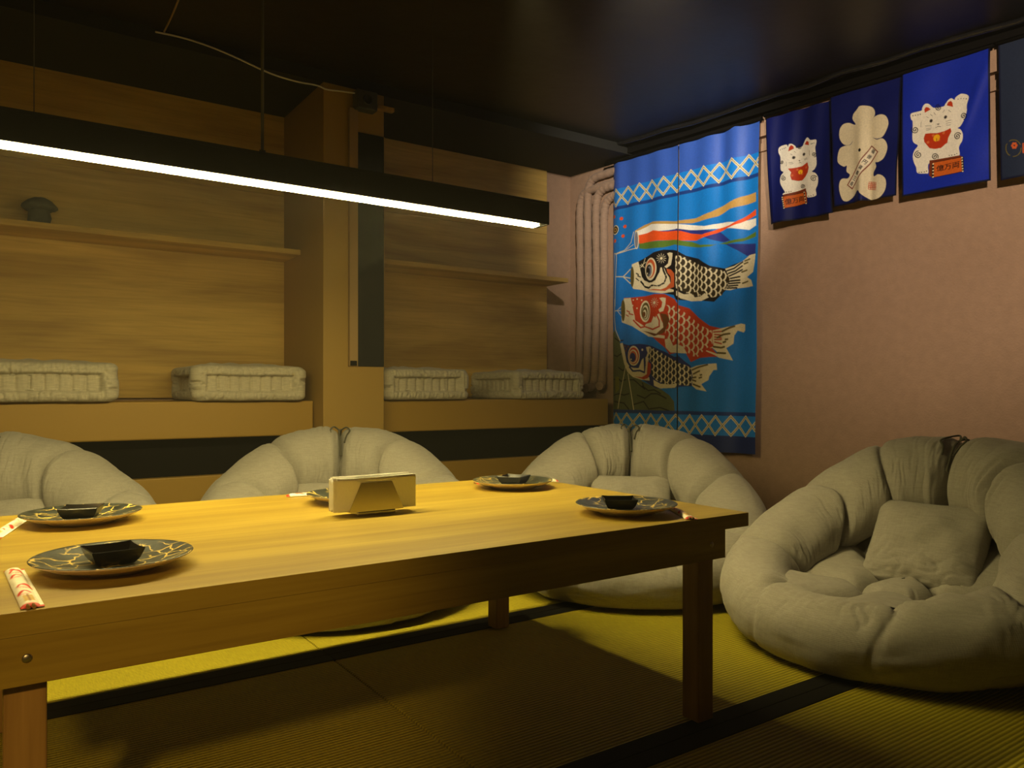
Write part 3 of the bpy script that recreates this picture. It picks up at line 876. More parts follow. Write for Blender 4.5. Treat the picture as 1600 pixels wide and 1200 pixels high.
# ------------------------------------------------------------------ shelves
for nm, x0, x1, lb in (('wall_shelf', -2.38, 1.121, 'long thin wooden wall shelf left of the pillar carrying a dark figurine'),
                       ('wall_shelf', 1.391, 2.595, 'empty thin wooden wall shelf right of the pillar')):
    b = MB(); b.box((x0, 3.245, 1.262), (x1, 3.4695, 1.2845), .0015); tag(b.build(nm, M['panel']), lb, 'shelf')

# ------------------------------------------------------------------ things on the pillar
t = thing('wall_mirror', 'tall narrow dark glass panel on the front of the pillar', 'mirror', (1.3245, 2.979, 1.27))
b = MB(); b.box((-.0575, -.006, -.492), (.0605, 0, .475), .001); b.build('glass_panel', M['glass'], t)
b = MB(); b.box((.0607, -.007, -.492), (.0640, 0, .475)); b.build('edge_strip', M['gold'], t)['label'] = 'bright strip for the glass edge reflection'  # metal strip stands in for the bright reflection on the glass edge
t = thing('cable_duct', 'slim beige cable duct running down the pillar beside the dark glass', 'cable duct', (1.246, 2.979, 1.305))
b = MB()
for a, c in (((-.018, -.016, -.528), (-.015, 0, .53)), ((.015, -.016, -.528), (.018, 0, .53)), ((-.018, -.0175, -.505), (.018, -.015, .53)), ((-.018, -.003, -.528), (.018, 0, .53))):
    b.box(a, c)
b.build('duct_cover', M['duct'], t)
b = MB(); b.box((-.0148, -.0148, -.524), (.0148, -.0032, -.50)); b.build('duct_opening_shade', M['black'], t)['label'] = 'black block as shade in the open end'  # solid black block stands in for the shade inside the duct
t = thing('junction_box', 'small dark socket box under the ceiling at the top of the pillar', 'socket box', (1.292, 2.979, 1.872))
b = MB(); b.box((-.045, -.05, -.042), (.045, 0, .035), .004); b.build('housing', M['boxgrey'], t)
b = MB(); b.lathe([(0, .001), (.012, .001), (.016, .004), (.019, .004), (.021, 0)], 28); b.build('socket', M['fixture'], t, (.0, -.0502, -.003), (PI/2, 0, 0))
b = MB(); b.box((1.335, 2.952, 1.853), (1.425, 2.979, 1.870), .002); tag(b.build('wood_batten', M['leg']), 'short wooden batten beside the socket box on the pillar', 'batten')

def smooth_path(P, n=8):
    P = [Vector(p) for p in P]; out = []
    for i in range(len(P)-1):
        p0, p1, p2, p3 = P[max(i-1, 0)], P[i], P[i+1], P[min(i+2, len(P)-1)]
        for k in range(n):
            s = k/n
            out.append(.5*((2*p1)+(p2-p0)*s+(2*p0-5*p1+4*p2-p3)*s*s+(3*p1-p0-3*p2+p3)*s**3))
    out.append(P[-1]); return out
b = MB()
b.tube(smooth_path([(.50, 2.975, 1.955), (.60, 2.972, 1.956), (.70, 2.968, 1.944), (.79, 2.965, 1.925), (.90, 2.962, 1.898), (1.0, 2.96, 1.889), (1.09, 2.962, 1.893), (1.13, 2.962, 1.886), (1.19, 2.962, 1.892), (1.25, 2.955, 1.895)]), .0035, 8)
tag(b.build('ceiling_cable', M['cable']), 'thin white cable drooping under the ceiling to the socket box', 'cable')
b = MB(); b.tube(smooth_path([(.53, 2.98, 1.9655), (.53, 2.9, 1.966), (.528, 2.78, 1.966), (.52, 2.55, 1.966)]), .0035, 8)
tag(b.build('ceiling_cable', M['duct']), 'short brown cable running across the black ceiling above the lamp', 'cable')
# ------------------------------------------------------------------ wrapped pipes in the corner
def pipe(i, y, top, yend, foot):
    x = 2.85-.0245 + (3.10-y)*.1175
    n = random.Random(i)
    P = [(x-foot, y-.03, .668+.012*i), (x-foot*.45, y-.012, .675+.012*i), (x-.012, y, .75), (x, y+.004, .95), (x-.004+.006*n.random(), y-.004, 1.25), (x, y, 1.55), (x, y, top-.10), (x+.002, y-.014, top-.03)]
    P += [(2.8255+(3.10-(y-.055))*.1175, y-.055, top), (2.8255+(3.10-(y-.055)*.5-1.535)*.1175, (y-.055)*.5+1.535, top+.006), (2.8255+(3.10-3.065)*.1175, 3.065, top+.008)]
    b = MB(); pts = smooth_path(P, 14)
    rad = [.0222+.0010*math.sin(j*.9+i)+.0008*math.sin(j*2.3) for j in range(len(pts))]
    b.tube(pts, rad, 18)
    return b.build('wrapped_pipe', M['tape'])
for i, (y, top, ye, ft, lb) in enumerate(((3.385, 1.80, 2.9, .19, 'leftmost beige tape-wrapped pipe in the corner, its foot bent onto the bench'),
        (3.325, 1.865, 2.85, .15, 'second tape-wrapped pipe from the left in the corner'),
        (3.262, 1.79, 2.8, .10, 'third tape-wrapped pipe from the left in the corner'),
        (3.205, 1.735, 2.8, .06, 'tape-wrapped pipe in the corner touching the edge of the fish curtain'))):
    o = pipe(i, y, top, ye, ft); tag(o, lb, 'pipe', 'wrapped pipes in the corner')

# ------------------------------------------------------------------ figurine on the shelf
t = thing('figurine', 'small dark figurine with a wide flat cap on the left wall shelf', 'figurine', (.168, 3.36, 1.2848))
b = MB(); b.lathe([(0, 0), (.044, 0), (.045, .010), (.037, .02), (.039, .04), (.034, .055), (.032, .075), (0, .078)], 24)
for v in b.bm.verts: v.co.x *= 1+.25*noise.noise(v.co*40); v.co.y *= 1+.25*noise.noise(v.co*40+Vector((5, 1, 2)))
b.build('body', M['stone'], t)
b = MB(); b.lathe([(0, .066), (.048, .064), (.060, .072), (.058, .080), (.040, .100), (.018, .112), (0, .114)], 32)
for v in b.bm.verts: v.co.z += .006*noise.noise(v.co*30)
b.build('cap', M['stone'], t)

# ------------------------------------------------------------------ pendant lamp
t = thing('pendant_lamp', 'long black linear pendant lamp glowing above the table', 'lamp', (.515, 1.75, 1.143))
HL = .79
b = MB()
b.box((-HL, -.0275, .055), (HL, .0275, .064), .001); b.box((-HL, -.0275, 0), (HL, -.0245, .055)); b.box((-HL, .0245, 0), (HL, .0275, .055))
b.build('housing', M['blackmetal'], t)
for s in (-1, 1):
    b = MB(); b.box((s*HL-.004, -.0280, -.0005), (s*HL+.004, .0280, .0645), .001); b.build('end_cap', M['blackmetal'], t)
b = MB(); b.box((-HL+.022, -.0155, -.0050), (HL-.022, .0155, -.0002), .0015)
q = MB(); q.box((-HL+.005, -.0244, .0002), (HL-.005, .0244, .004)); q.build('bottom_tray', M['blackmetal'], t); b.build('diffuser', M['led'], t)['label'] = 'glowing warm white strip'
for x in (-.437, .437):
    b = MB(); b.tube([(x, 0, .064), (x, 0, .8265)], .0009, 6); b.build('suspension_wire', M['cord'], t)
b = MB(); b.tube([(.0016, 0, .064), (.0016, 0, .8265)], .0035, 10); b.build('power_cable', M['cord'], t)
b = MB(); b.lathe([(0, .075), (.007, .075), (.007, .064), (0, .064)], 16); b.build('cable_gland', M['steel'], t, (.0016, 0, 0))

# ------------------------------------------------------------------ fish curtain
def fish_canvas():
    A = np.empty((1520, 890, 3)); A[:] = PAL['sky']
    A[:146] = PAL['top']; A[146:240] = PAL['band']; A[240:257] = PAL['navyline']
    paint(A, FISH)
    A[1328:1520] = PAL['deep']; A[1346:1440] = PAL['band']; A[1328:1346] = PAL['navyline']
    for yc in (192, 1393):
        for ph in (0, 1):
            for xo in range(-1, 13):
                x0 = 34+xo*80; s = 1 if (xo+ph) % 2 else -1
                if yc > 1000: pass
                for off in (-5, 5):
                    stroke(A, (x0, yc-s*44+off, x0+80, yc+s*44+off), 4.5, PAL['cream'])
        for ph in (0, 1):
            for xo in range(-1, 13):
                x0 = 34+xo*80; s = 1 if (xo+ph) % 2 else -1
                stroke(A, (x0, yc-s*44, x0+80, yc+s*44), 2.5, PAL['mouth'])
    return A
A = fish_canvas()
fc = thing('noren_curtain', 'blue split curtain printed with three carp streamers, hanging on the right wall', 'curtain', (2.85, 2.67, 1.15))
inv = Matrix.Translation((-2.85, -2.67, -1.15))
def rip(X, Y):
    f = np.clip(Y/1500, 0, 1)
    d = .006*np.sin(X*.021+.4)*(.35+.65*f)+.0045*np.sin(X*.043+Y*.0016)*(1-.4*f)+.003*np.sin(Y*.011+X*.006)*np.sin(X*.03)
    d += .012*np.exp(-((X-770-.02*(Y-100))/45)**2)*np.exp(-((Y-260)/420)**2) - .008*np.exp(-((X-690)/30)**2)*np.exp(-((Y-150)/240)**2)
    d += .006*np.sin((X-Y*.25)*.03)*np.exp(-((X-640)/220)**2-((Y-560)/160)**2)
    d -= .02*np.clip((62-X)/62, 0, 1)**1.6
    return d+.006
for x0, x1 in ((0, 441), (446, 890)):
    xs = np.arange(x0, x1+.1, 2.0); ys = np.arange(0, 1519.5, 2.0)
    o = cloth('cloth_panel', A, xs, ys, lambda X, Y: -.02+X*.001*(1-.024*np.clip(Y/1500, 0, 1)), lambda X, Y: 1.905-Y*.001, rip, M['noren'], fc)
    o.data.transform(inv)
b = MB(); b.tube([wp(-.06, 1.908, .012), wp(.885, 1.908, .012)], .009, 12); o = b.build('rod', M['black'], fc); o.data.transform(inv)

# ------------------------------------------------------------------ cat curtain (three panels) and dark curtain
cc = thing('noren_curtain', 'short royal blue curtain of three panels, two printed with beckoning cats', 'curtain', (2.9, 1.75, 1.68))
inv2 = Matrix.Translation((-2.9, -1.75, -1.68))
def cat_panel(w0, z0, wmm, hmm, ops, base, wf, disp, parent, inv, mat, hem=None):
    A = np.empty((hmm*2, wmm*2, 3)); A[:] = PAL[base]
    h = PAL[hem or 'hem']
    A[:, :10] = h; A[:, -14:] = h; A[-14:] = h
    paint(A, ops)
    xs = np.linspace(0, wmm*2-1, wmm*2//3); ys = np.linspace(0, hmm*2-1, hmm*2//3)
    o = cloth('cloth_panel', A, xs, ys, wf, lambda X, Y: z0-Y*.0005, disp, mat, parent)
    o.data.transform(inv); return o
cat_panel(.905, 1.90, 298, 478, CAT_LEFT, 'blue_shaded', lambda X, Y: .899+X*.0005+.022*np.clip(Y/950, 0, 1)**1.2*(1-.25*X/600), 
          lambda X, Y: .004+.007*np.sin(X*.012+.5)*(Y/950)+.004*np.sin(X*.03+Y*.004)-.018*np.clip((40-X)/40, 0, 1)*(Y/950)+.01*(Y/950)*(1-X/600), cc, inv2, M['noren_satin'])
def fold(X, Y):
    f = np.clip(Y/950, 0, 1)
    return .006+.024*f*np.exp(-((X-262-18*f)/55)**2)-.016*f*np.exp(-((X-330)/50)**2)+.003*np.sin(Y*.012+X*.01)
cat_panel(1.199, 1.91, 290, 462, FLOWER, 'blue_shaded', lambda X, Y: 1.199+X*.0005+.016*np.clip(Y/950, 0, 1)*(1-X/580*2.4), fold, cc, inv2, M['noren_satin'])
cat_panel(1.490, 1.92, 309, 482, CAT_RIGHT, 'blue', lambda X, Y: 1.490+X*.0005,
          lambda X, Y: .008+.004*np.sin(X*.011+Y*.004)+.006*np.exp(-((X-520+.35*(Y-330))/40)**2)*np.exp(-((Y-350)/260)**2)+.003*np.sin(Y*.01)*np.sin(X*.015), cc, inv2, M['noren_satin'])
b = MB(); b.tube([wp(.895, 1.915, .012), wp(1.81, 1.925, .012)], .008, 12); o = b.build('rod', M['black'], cc); o.data.transform(inv2)
dc = thing('noren_curtain', 'dark denim curtain with a gold crest, cut by the picture edge', 'curtain', (3.02, 1.2, 1.68))
inv3 = Matrix.Translation((-3.02, -1.2, -1.68))
cat_panel(1.825, 1.92, 300, 490, CREST, 'denim', lambda X, Y: 1.823+X*.0005+.008*(Y/950), lambda X, Y: .008+.006*np.sin(X*.012)*(Y/950), dc, inv3, M['noren_satin'])
b = MB(); b.tube([wp(1.82, 1.925, .012), wp(2.14, 1.925, .012)], .008, 12); o = b.build('rod', M['black'], dc); o.data.transform(inv3)

# ------------------------------------------------------------------ box cushions on the benches
def side_profile(nz=26):
    return np.linspace(0, 1, nz)
def box_cushion_mesh(seed, S=.430, Hh=.138):
    rs = random.Random(seed)
    R = .028
    per = []
    hs = S/2
    # perimeter samples: (x, y, nx, ny, side coordinate -1..1)
    n_side, n_c = 90, 8
    for k in range(4):
        a = -PI/2 + k*PI/2
        nx, ny = math.cos(a), math.sin(a); tx, ty = -ny, nx
        for i in range(n_side):
            u = -1+2*i/(n_side-1)
            per.append((nx*hs+tx*u*(hs-R), ny*hs+ty*u*(hs-R), nx, ny, u, k))
        for j in range(1, n_c):
            f = j/n_c*PI/2
            cx, cy = nx*(hs-R)+tx*(hs-R), ny*(hs-R)+ty*(hs-R)
            mx, my = nx*math.cos(f)+tx*math.sin(f), ny*math.cos(f)+ty*math.sin(f)
            per.append((cx+mx*R, cy+my*R, mx, my, 1.08, k))
    prof = []
    for i in range(9): prof.append((math.cos(PI/2-i/8*PI/2), 'b', i/8))
    nz = 46
    nu = len(per)
    rows = []
    V = np.zeros((nu, nz+12, 3))
    ph = rs.random()*10
    for iu, (x, y, nx, ny, u, k) in enumerate(per):
        for iz in range(nz):
            v = iz/(nz-1); z = v*Hh
            e = min(v, 1-v)
            rnd = -R*.9*(1-math.sqrt(max(0, 1-(max(0, .17-e)/.17)**2)))
            inside = 1/(1+math.exp(-(min(e-.29, (1-abs(u))*.55-.075))/.014))
            puck = abs(math.sin((u*4.5+ph*.1)*PI/1.0))**.6
            mm = min(e-.29, (1-abs(u))*.55-.075)
            fr = ((u*4.5+ph*.1+.5) % 1)-.5
            off = rnd + (1-inside)*.006 - inside*(.018+.005*(1-puck)*inside+.010*math.exp(-(fr/.07)**2)) - .011*math.exp(-(mm/.020)**2)*min(1, max(0, 1.1-abs(u))*8)
            w = noise.noise(Vector((u*16+k*31+seed*7, v*2.2, seed)))
            off += (.0055*w if inside < .5 else .0025*w) - (.013*max(0, 1-abs(w)*8))*(1-inside)*(.4+.6*min(1, e*4))
            off += .006*noise.noise(Vector((x*5, y*5, z*7+seed)))
            zz = z + .004*noise.noise(Vector((x*7+seed, y*7, v)))*(1 if v > .5 else .4)
            V[iu, 6+iz] = (x+nx*off, y+ny*off, max(zz, .0005))
        # bottom and top caps: rings towards the centre
        for j in range(6):
            f = (j+.3)/6.3
            V[iu, j] = (V[iu, 6, 0]*f, V[iu, 6, 1]*f, .0005)
            g = 1-(j+1)/6.6
            zz = Hh+.010*(1-g**3)+.007*math.sin(x*g*34)*math.sin(y*g*34)*(1-g**6)
            V[iu, 6+nz+j] = (V[iu, 5+nz, 0]*g, V[iu, 5+nz, 1]*g, zz)
    return grid_mesh('cushion_cover', V, wrap_u=True)
def box_cushion(seed, loc, rz, label):
    t = thing('box_cushion', label, 'cushion', loc, rz, 'square cushions on the wall benches')
    me = box_cushion_mesh(seed)
    b = MB(); b.bm.from_mesh(me); rs = random.Random(seed+50)
    nf = len(b.bm.faces)
    for k in range(4):
        a = -PI/2+k*PI/2; nx, ny = math.cos(a), math.sin(a); tx, ty = -ny, nx
        c = .2175-.0185
        for zz in (.045, .095):
            for u in (-.55, -.22, .12, .46):
                if rs.random() < .25: continue
                u += rs.uniform(-.05, .05); L = rs.uniform(.014, .026)
                p = [(nx*c+tx*(u*.19+q*L/2), ny*c+ty*(u*.19+q*L/2), zz+rs.uniform(-.002, .002)) for q in (-1, 1)]
                b.tube(p, .0014, 5)
        for u in (-.82, .84):
            p = [(nx*c+tx*u*.19, ny*c+ty*u*.19, z) for z in (.048, .058)]
            if rs.random() < .7: b.tube(p, .0014, 5)
    b.bm.faces.ensure_lookup_table()
    for f in b.bm.faces[nf:]: f.material_index = 1
    b.bm.to_mesh(me); b.bm.free()
    link('cushion_cover', me, [M['fabric_box'], M['stitch']], t)
    return t
box_cushion(1, (.170, 3.262, .6362), .01, 'grey tufted box cushion on the bench, cut by the left picture edge')
box_cushion(2, (.862, 3.262, .6362), -.015, 'grey tufted box cushion on the left bench beside the pillar')
box_cushion(3, (1.635, 3.262, .6362), .02, 'grey tufted box cushion on the right bench touching the pillar')
box_cushion(4, (2.335, 3.270, .6362), -.01, 'grey tufted box cushion on the right bench beside the wrapped pipes')

# ------------------------------------------------------------------ round floor chairs
def angd(a, b): return (a-b+PI) % (2*PI) - PI
def ring_geo(th):
    c = math.cos(th)
    r = .120 - .026*c
    Rr = .482 - r
    zc = .316 - .185*c + .042*(c*c) + (.088*c*c*(1-c*c) if c < 0 else 0) - r
    return Rr, zc, r
def chair_mesh(seed):
    rs = random.Random(seed)
    NU, NV = 560, 72
    pins = [(PI, 1.0, .085)]
    for a, s in ((.42, .55), (1.12, .7), (1.85, .6), (2.5, .55)):
        pins.append((a+rs.uniform(-.09, .09), s*rs.uniform(.8, 1.2), .06))
        pins.append((-a+rs.uniform(-.09, .09), s*rs.uniform(.8, 1.2), .06))
    V = np.zeros((NU, NV, 3))
    for i in range(NU):
        th = 2*PI*i/NU
        Rr, zc, r0 = ring_geo(th)
        er = Vector((math.cos(th), math.sin(th), 0)); ez = Vector((0, 0, 1))
        lump = .010*noise.noise(Vector((math.cos(th)*2.2, math.sin(th)*2.2, seed*3.1)))
        for j in range(NV):
            ph = 2*PI*j/NV
            # direction of the inner, upper flank
            inn = .5+.5*math.cos(angd(ph, PI*.86))
            outr = .5+.5*math.cos(angd(ph, PI*.25))
            r = r0+lump
            d = 0
            near = 0
            for pa, s, sg in pins:
                wob = .05*math.sin(ph*2+pa*5)*(1 if pa != PI else .3)
                x = angd(th, pa)+wob
                g = math.exp(-(x/sg)**2)
                if pa == PI:
                    d += g*s*(.006+.030*inn) + .034*math.exp(-(x/.022)**2)*(.25+.75*inn)
                else:
                    d += s*(g*.032*inn**1.4 + math.exp(-(x/.020)**2)*(.004+.026*inn**2) + math.exp(-(x/.02)**2)*.003*outr)
                near += math.exp(-(x/(sg*4))**2)*s
            # gathers across the roll: fine creases that run around the tube
            n1 = noise.noise(Vector((th*13+1.2*noise.noise(Vector((th*3, ph*2, seed+6))), ph*.75, seed)))
            cr = max(0, 1-abs(n1)*8)**1.3
            pat = max(.12, noise.noise(Vector((th*2.1, ph*1.3, seed+8)))+.38)
            amp = .016*pat*(min(1, near)*(.25+.75*inn)+.40*math.exp(-(angd(ph, .95)/.55)**2))
            d += amp*cr
            n2 = noise.noise(Vector((th*30+9, ph*1.4, seed+4)))
            d += .0005*n2 + .005*noise.noise(Vector((th*5, ph*1.7, seed+2)))
            # seam along the outer shoulder
            d += .0025*math.exp(-(angd(ph, .9)/.045)**2)
            r -= d
            rh, rv = r*1.02, r*1.0
            p = er*(Rr+rh*math.cos(ph)) + ez*(zc+rv*math.sin(ph))
            p.z = max(p.z, .012)
            V[i, j] = p
    return grid_mesh('ring_roll', V, wrap_u=True, wrap_v=True)
def seat_mesh(seed):
    rs = random.Random(seed+9)
    cells = [(.03, 0)]+[(.03+.17*math.cos(a), .17*math.sin(a)) for a in [k*PI/3+.3+rs.uniform(-.15, .15) for k in range(6)]]
    NU, NV = 150, 46
    V = np.zeros((NU, NV, 3))
    for i in range(NU):
        th = 2*PI*i/NU
        for j in range(NV):
            q = j/(NV-1); rr = .005+.345*q
            x, y = rr*math.cos(th), rr*math.sin(th)
            ds = sorted(math.hypot(x-a, y-b) for a, b in cells)
            e = ds[1]-ds[0]
            h = .064*(1-math.exp(-e/.04))
            w = noise.noise(Vector((x*22, y*22, seed)))
            h -= .010*max(0, 1-abs(w)*7)*(1-min(1, e/.08)) - .008*noise.noise(Vector((x*8, y*8, seed)))
            z = .100 - .34*min(x, .05)*(1 if x < 0 else .3) + h + .22*max(0, rr-.19)*(1-.8*max(0, math.cos(th)))
            V[i, j] = (x, y, z)
    return grid_mesh('seat_pad', V, wrap_u=True)
def shell_mesh(seed):
    NU, NV = 160, 26
    V = np.zeros((NU, NV, 3))
    for i in range(NU):
        th = 2*PI*i/NU; Rr, zc, r = ring_geo(th)
        er = Vector((math.cos(th), math.sin(th), 0))
        top = er*(Rr+r*.90) + Vector((0, 0, zc-r*.34))
        top.z = max(top.z, .05)
        bot = er*.27 + Vector((0, 0, .0005))
        ctl = er*(Rr+r*.93) + Vector((0, 0, .0))
        for j in range(NV):
            s = j/(NV-1)
            if s > .8:
                g = (s-.8)/.2
                p = bot*(1-g) + Vector((0, 0, .0005))*g
            else:
                s /= .8
                p = top*(1-s)**2 + ctl*2*s*(1-s) + bot*s*s
                p += er*(.004*noise.noise(Vector((th*9, s*3, seed))) - .004*math.exp(-((s-.45)/.03)**2))
            p.z = max(p.z, .0005)
            V[i, j] = p
    return grid_mesh('base_shell', V, wrap_u=True)
def pillow_mesh(seed, w=.32, h=.27, tk=.125):
    N = 56
    def surf(sg):
        V = np.zeros((N, N, 3))
        for i in range(N):
            for j in range(N):
                u, v = -1+2*i/(N-1), -1+2*j/(N-1)
                e = max(0, (1-abs(u)**3.2)*(1-abs(v)**3.2))
                t = tk/2*e**.42
                pin = 1-.07*(abs(u)**2*(1-abs(v)**2)*.5+abs(v)**2*(1-abs(u)**2)*.5)*2
                m = noise.noise(Vector((u*2.5+seed, v*2.5, sg*3)))
                cr = max(0, 1-abs(noise.noise(Vector((u*3+v*2+seed, v*5-u*2, sg+7))))*7)
                low = max(0, -v)
                t += e**.5*(.012*m) - .016*cr*(low*.9+.10)*e**.3
                V[i, j] = (sg*t, u*w/2*pin, v*h/2*pin)
        return V
    a = surf(1); b_ = surf(-1)[::-1]
    me = bpy.data.meshes.new('pillow_cover')
    bm = bmesh.new()
    for V in (a, b_):
        vs = [[bm.verts.new(V[i, j]) for j in range(N)] for i in range(N)]
        for i in range(N-1):
            for j in range(N-1):
                f = bm.faces.new([vs[i][j], vs[i+1][j], vs[i+1][j+1], vs[i][j+1]]); f.smooth = True
    bmesh.ops.remove_doubles(bm, verts=bm.verts[:], dist=.0004)
    bmesh.ops.recalc_face_normals(bm, faces=bm.faces[:])
    bm.to_mesh(me); bm.free()
    return me
def round_chair(seed, x, y, face, label, plabel, prot=0):
    t = thing('floor_chair', label, 'floor chair', (x, y, .002), face, 'round cushion chairs around the table')
    link('ring_roll', chair_mesh(seed), M['fabric'], t)
    link('seat_pad', seat_mesh(seed), M['fabric'], t)
    link('base_shell', shell_mesh(seed), M['fabric_base'], t)
    # tie at the back top: knot with two loose ends
    Rr, zc, r = ring_geo(PI); rs = random.Random(seed)
    b = MB(); cx, zt = -Rr+.01, zc+r-.045
    b.tube(smooth_path([(cx+.10, .004, zt-.06), (cx+.06, .0, zt-.005), (cx+.015, -.004, zt+.024), (cx-.03, .004, zt+.028), (cx-.07, 0, zt+.0)]), .0035, 8)
    for k in range(2):
        s = 1 if k else -1
        b.tube(smooth_path([(cx+.01, 0, zt+.026), (cx+.03*s, .022*s, zt+.040), (cx+.05, .035*s, zt+.030), (cx+.062, .024*s, zt+.012), (cx+.075+.02*rs.random(), .016*s, zt-.012)]), .0030, 6)
    b.build('tie_cord', M['tie'], t)['label'] = 'dark knotted tie cord'
    ca, sa = math.cos(face), math.sin(face)
    px, pz = -.125, .235
    p = thing('back_pillow', plabel, 'pillow', (x+ca*px, y+sa*px, pz), 0, 'small pillows in the round chairs')
    p.rotation_euler = (0, -.62, face+prot)
    link('pillow_cover', pillow_mesh(seed), M['fabric'], p)
    return t
round_chair(11, 2.073, 1.128, PI, 'big round grey cushion chair alone against the right wall', 'small square grey pillow in the chair against the right wall', .10)
fa = lambda x, y: math.atan2(-y, -x)
round_chair(12, 1.92, 2.04, fa(2.0, 2.1)+.02, 'round grey cushion chair behind the table in front of the fish curtain', 'small grey pillow in the chair before the fish curtain', .0)
round_chair(13, .975, 2.44, fa(.94, 2.44)-.02, 'round grey cushion chair behind the napkin holder, in front of the pillar', 'small grey pillow in the chair before the pillar', .0)
round_chair(14, .0, 2.58, fa(.02, 2.58), 'round grey cushion chair cut by the left picture edge', 'small grey pillow in the leftmost chair', -.05)

# ------------------------------------------------------------------ tableware
TZ = .42
def make_plate():
    b = MB()
    prof = [(0, .004), (.050, .004), (.052, 0), (.057, 0), (.060, .004), (.085, .010), (.1035, .0185), (.1055, .0205), (.1045, .0215), (.100, .0205), (.075, .0125), (.055, .009), (0, .0085)]
    mi = [1]*7+[0]*5
    b.lathe(prof, 72, mi); return b.mesh('plate')
pm = make_plate()
plates = [('black plate with gold veins nearest the viewer, at the table\'s near left', .152, 1.230, .3), ('black plate with gold veins at the table\'s far left', .155, 1.700, 1.9),
          ('black plate with gold veins half hidden behind the napkin holder', .700, 1.665, 4.0), ('black plate with gold veins at the table\'s far right corner', 1.149, 1.672, 2.7), ('black plate with gold veins at the table\'s near right corner', 1.106, 1.190, 5.1)]
for lb, x, y, rz in plates:
    o = link('plate', pm, [M['glaze'], M['cream']]); o.location = (x, y, TZ+.0003); o.rotation_euler = (0, 0, rz)
    tag(o, lb, 'plate', 'black and gold plates')
def bowl_mesh():
    bm = bmesh.new(); n = 11
    def ringpts(hw, z, lift):
        P = []
        for k in range(4):
            for i in range(n-1):
                u = -1+2*i/(n-1)
                p = ((u, -1), (1, u), (-u, 1), (-1, -u))[k]
                inw = 1-.05*(1-u*u)
                P.append((p[0]*hw*(1 if k % 2 == 0 else inw), p[1]*hw*(inw if k % 2 == 0 else 1), z+lift*abs(u)**3))
        return [bm.verts.new(q) for q in P]
    R = [ringpts(.0001, .0, 0), ringpts(.0215, 0, 0), ringpts(.0235, .0012, 0), ringpts(.0290, .0085, 0), ringpts(.0322, .0160, .0004), ringpts(.0342, .0212, .0010), ringpts(.0330, .0222, .0010), ringpts(.0306, .0160, .0004), ringpts(.0270, .0090, 0), ringpts(.0205, .0042, 0), ringpts(.0001, .0038, 0)]
    for a, b in zip(R[:-1], R[1:]):
        m = len(a)
        for i in range(m):
            f = bm.faces.new([a[i], a[(i+1) % m], b[(i+1) % m], b[i]]); f.smooth = True
    bmesh.ops.recalc_face_normals(bm, faces=bm.faces[:])
    me = bpy.data.meshes.new('sauce_bowl'); bm.to_mesh(me); bm.free()
    me.set_sharp_from_angle(angle=.7)
    return me
bmh = bowl_mesh()
for lb, x, y, rz in (('square black sauce bowl on the nearest plate at the table\'s near left', .150, 1.226, .12), ('square black sauce bowl on the far left plate', .153, 1.692, -.30),
                     ('square black sauce bowl on the far right corner plate', 1.150, 1.668, .55), ('square black sauce bowl on the near right corner plate', 1.090, 1.193, -.62)):
    o = link('sauce_bowl', bmh, M['bowl']); o.location = (x, y, TZ+.0094); o.rotation_euler = (0, 0, rz)
    tag(o, lb, 'bowl', 'square sauce bowls')
# chopsticks in printed paper sleeves
def sleeve_canvas():
    A = np.empty((240, 26, 3)); A[:] = PAL['paper']
    A[:7] = PAL['redprint']; A[233:] = PAL['redprint']
    rs = random.Random(3)
    oval(A, 9, 168, 7, 12, PAL['redprint']); oval(A, 12, 200, 9, 14, PAL['redprint']); oval(A, 9, 60, 8, 13, PAL['redprint']); oval(A, 13, 100, 9, 15, PAL['redprint']); oval(A, 8, 215, 4, 5, PAL['redprint'])
    for y in (168, 200, 60, 100):
        for k in range(6): stroke(A, (10, y+8, 2+k*3.4, y-13), 1.2, PAL['paper'])
    A[14:46, 5:17] = PAL['tan']; A[12:50, 10:12] = PAL['brown']*1.6
    return A
SA = box_blur(sleeve_canvas())
def sleeve_mesh():
    nx, ny = 27, 121
    V = np.zeros((nx*2, ny, 3)); C = np.ones((nx*2, ny, 4))
    for i in range(nx*2):
        top = i < nx; k = i if top else 2*nx-1-i
        u = k/(nx-1)
        for j in range(ny):
            v = j/(ny-1)
            e = min(1, min(v, 1-v)/.05)
            bul = .0058*e**.5*max(0, 1-(abs(u-.42)/.42)**3)
            bul += .0006*noise.noise(Vector((u*4, v*14, 1)))*e
            V[i, j] = ((u-.5)*.024, (v-.5)*.236, (.0012+max(0, bul)) if top else .0004)
            C[i, j, :3] = SA[min(239, int(v*239)), min(25, int(u*25))] if top else PAL['paper']
    me = grid_mesh('paper_sleeve', V, wrap_u=True)
    at = me.color_attributes.new('print', 'FLOAT_COLOR', 'POINT'); at.data.foreach_set('color', C.reshape(-1).astype(np.float32))
    return me
sm = sleeve_mesh()
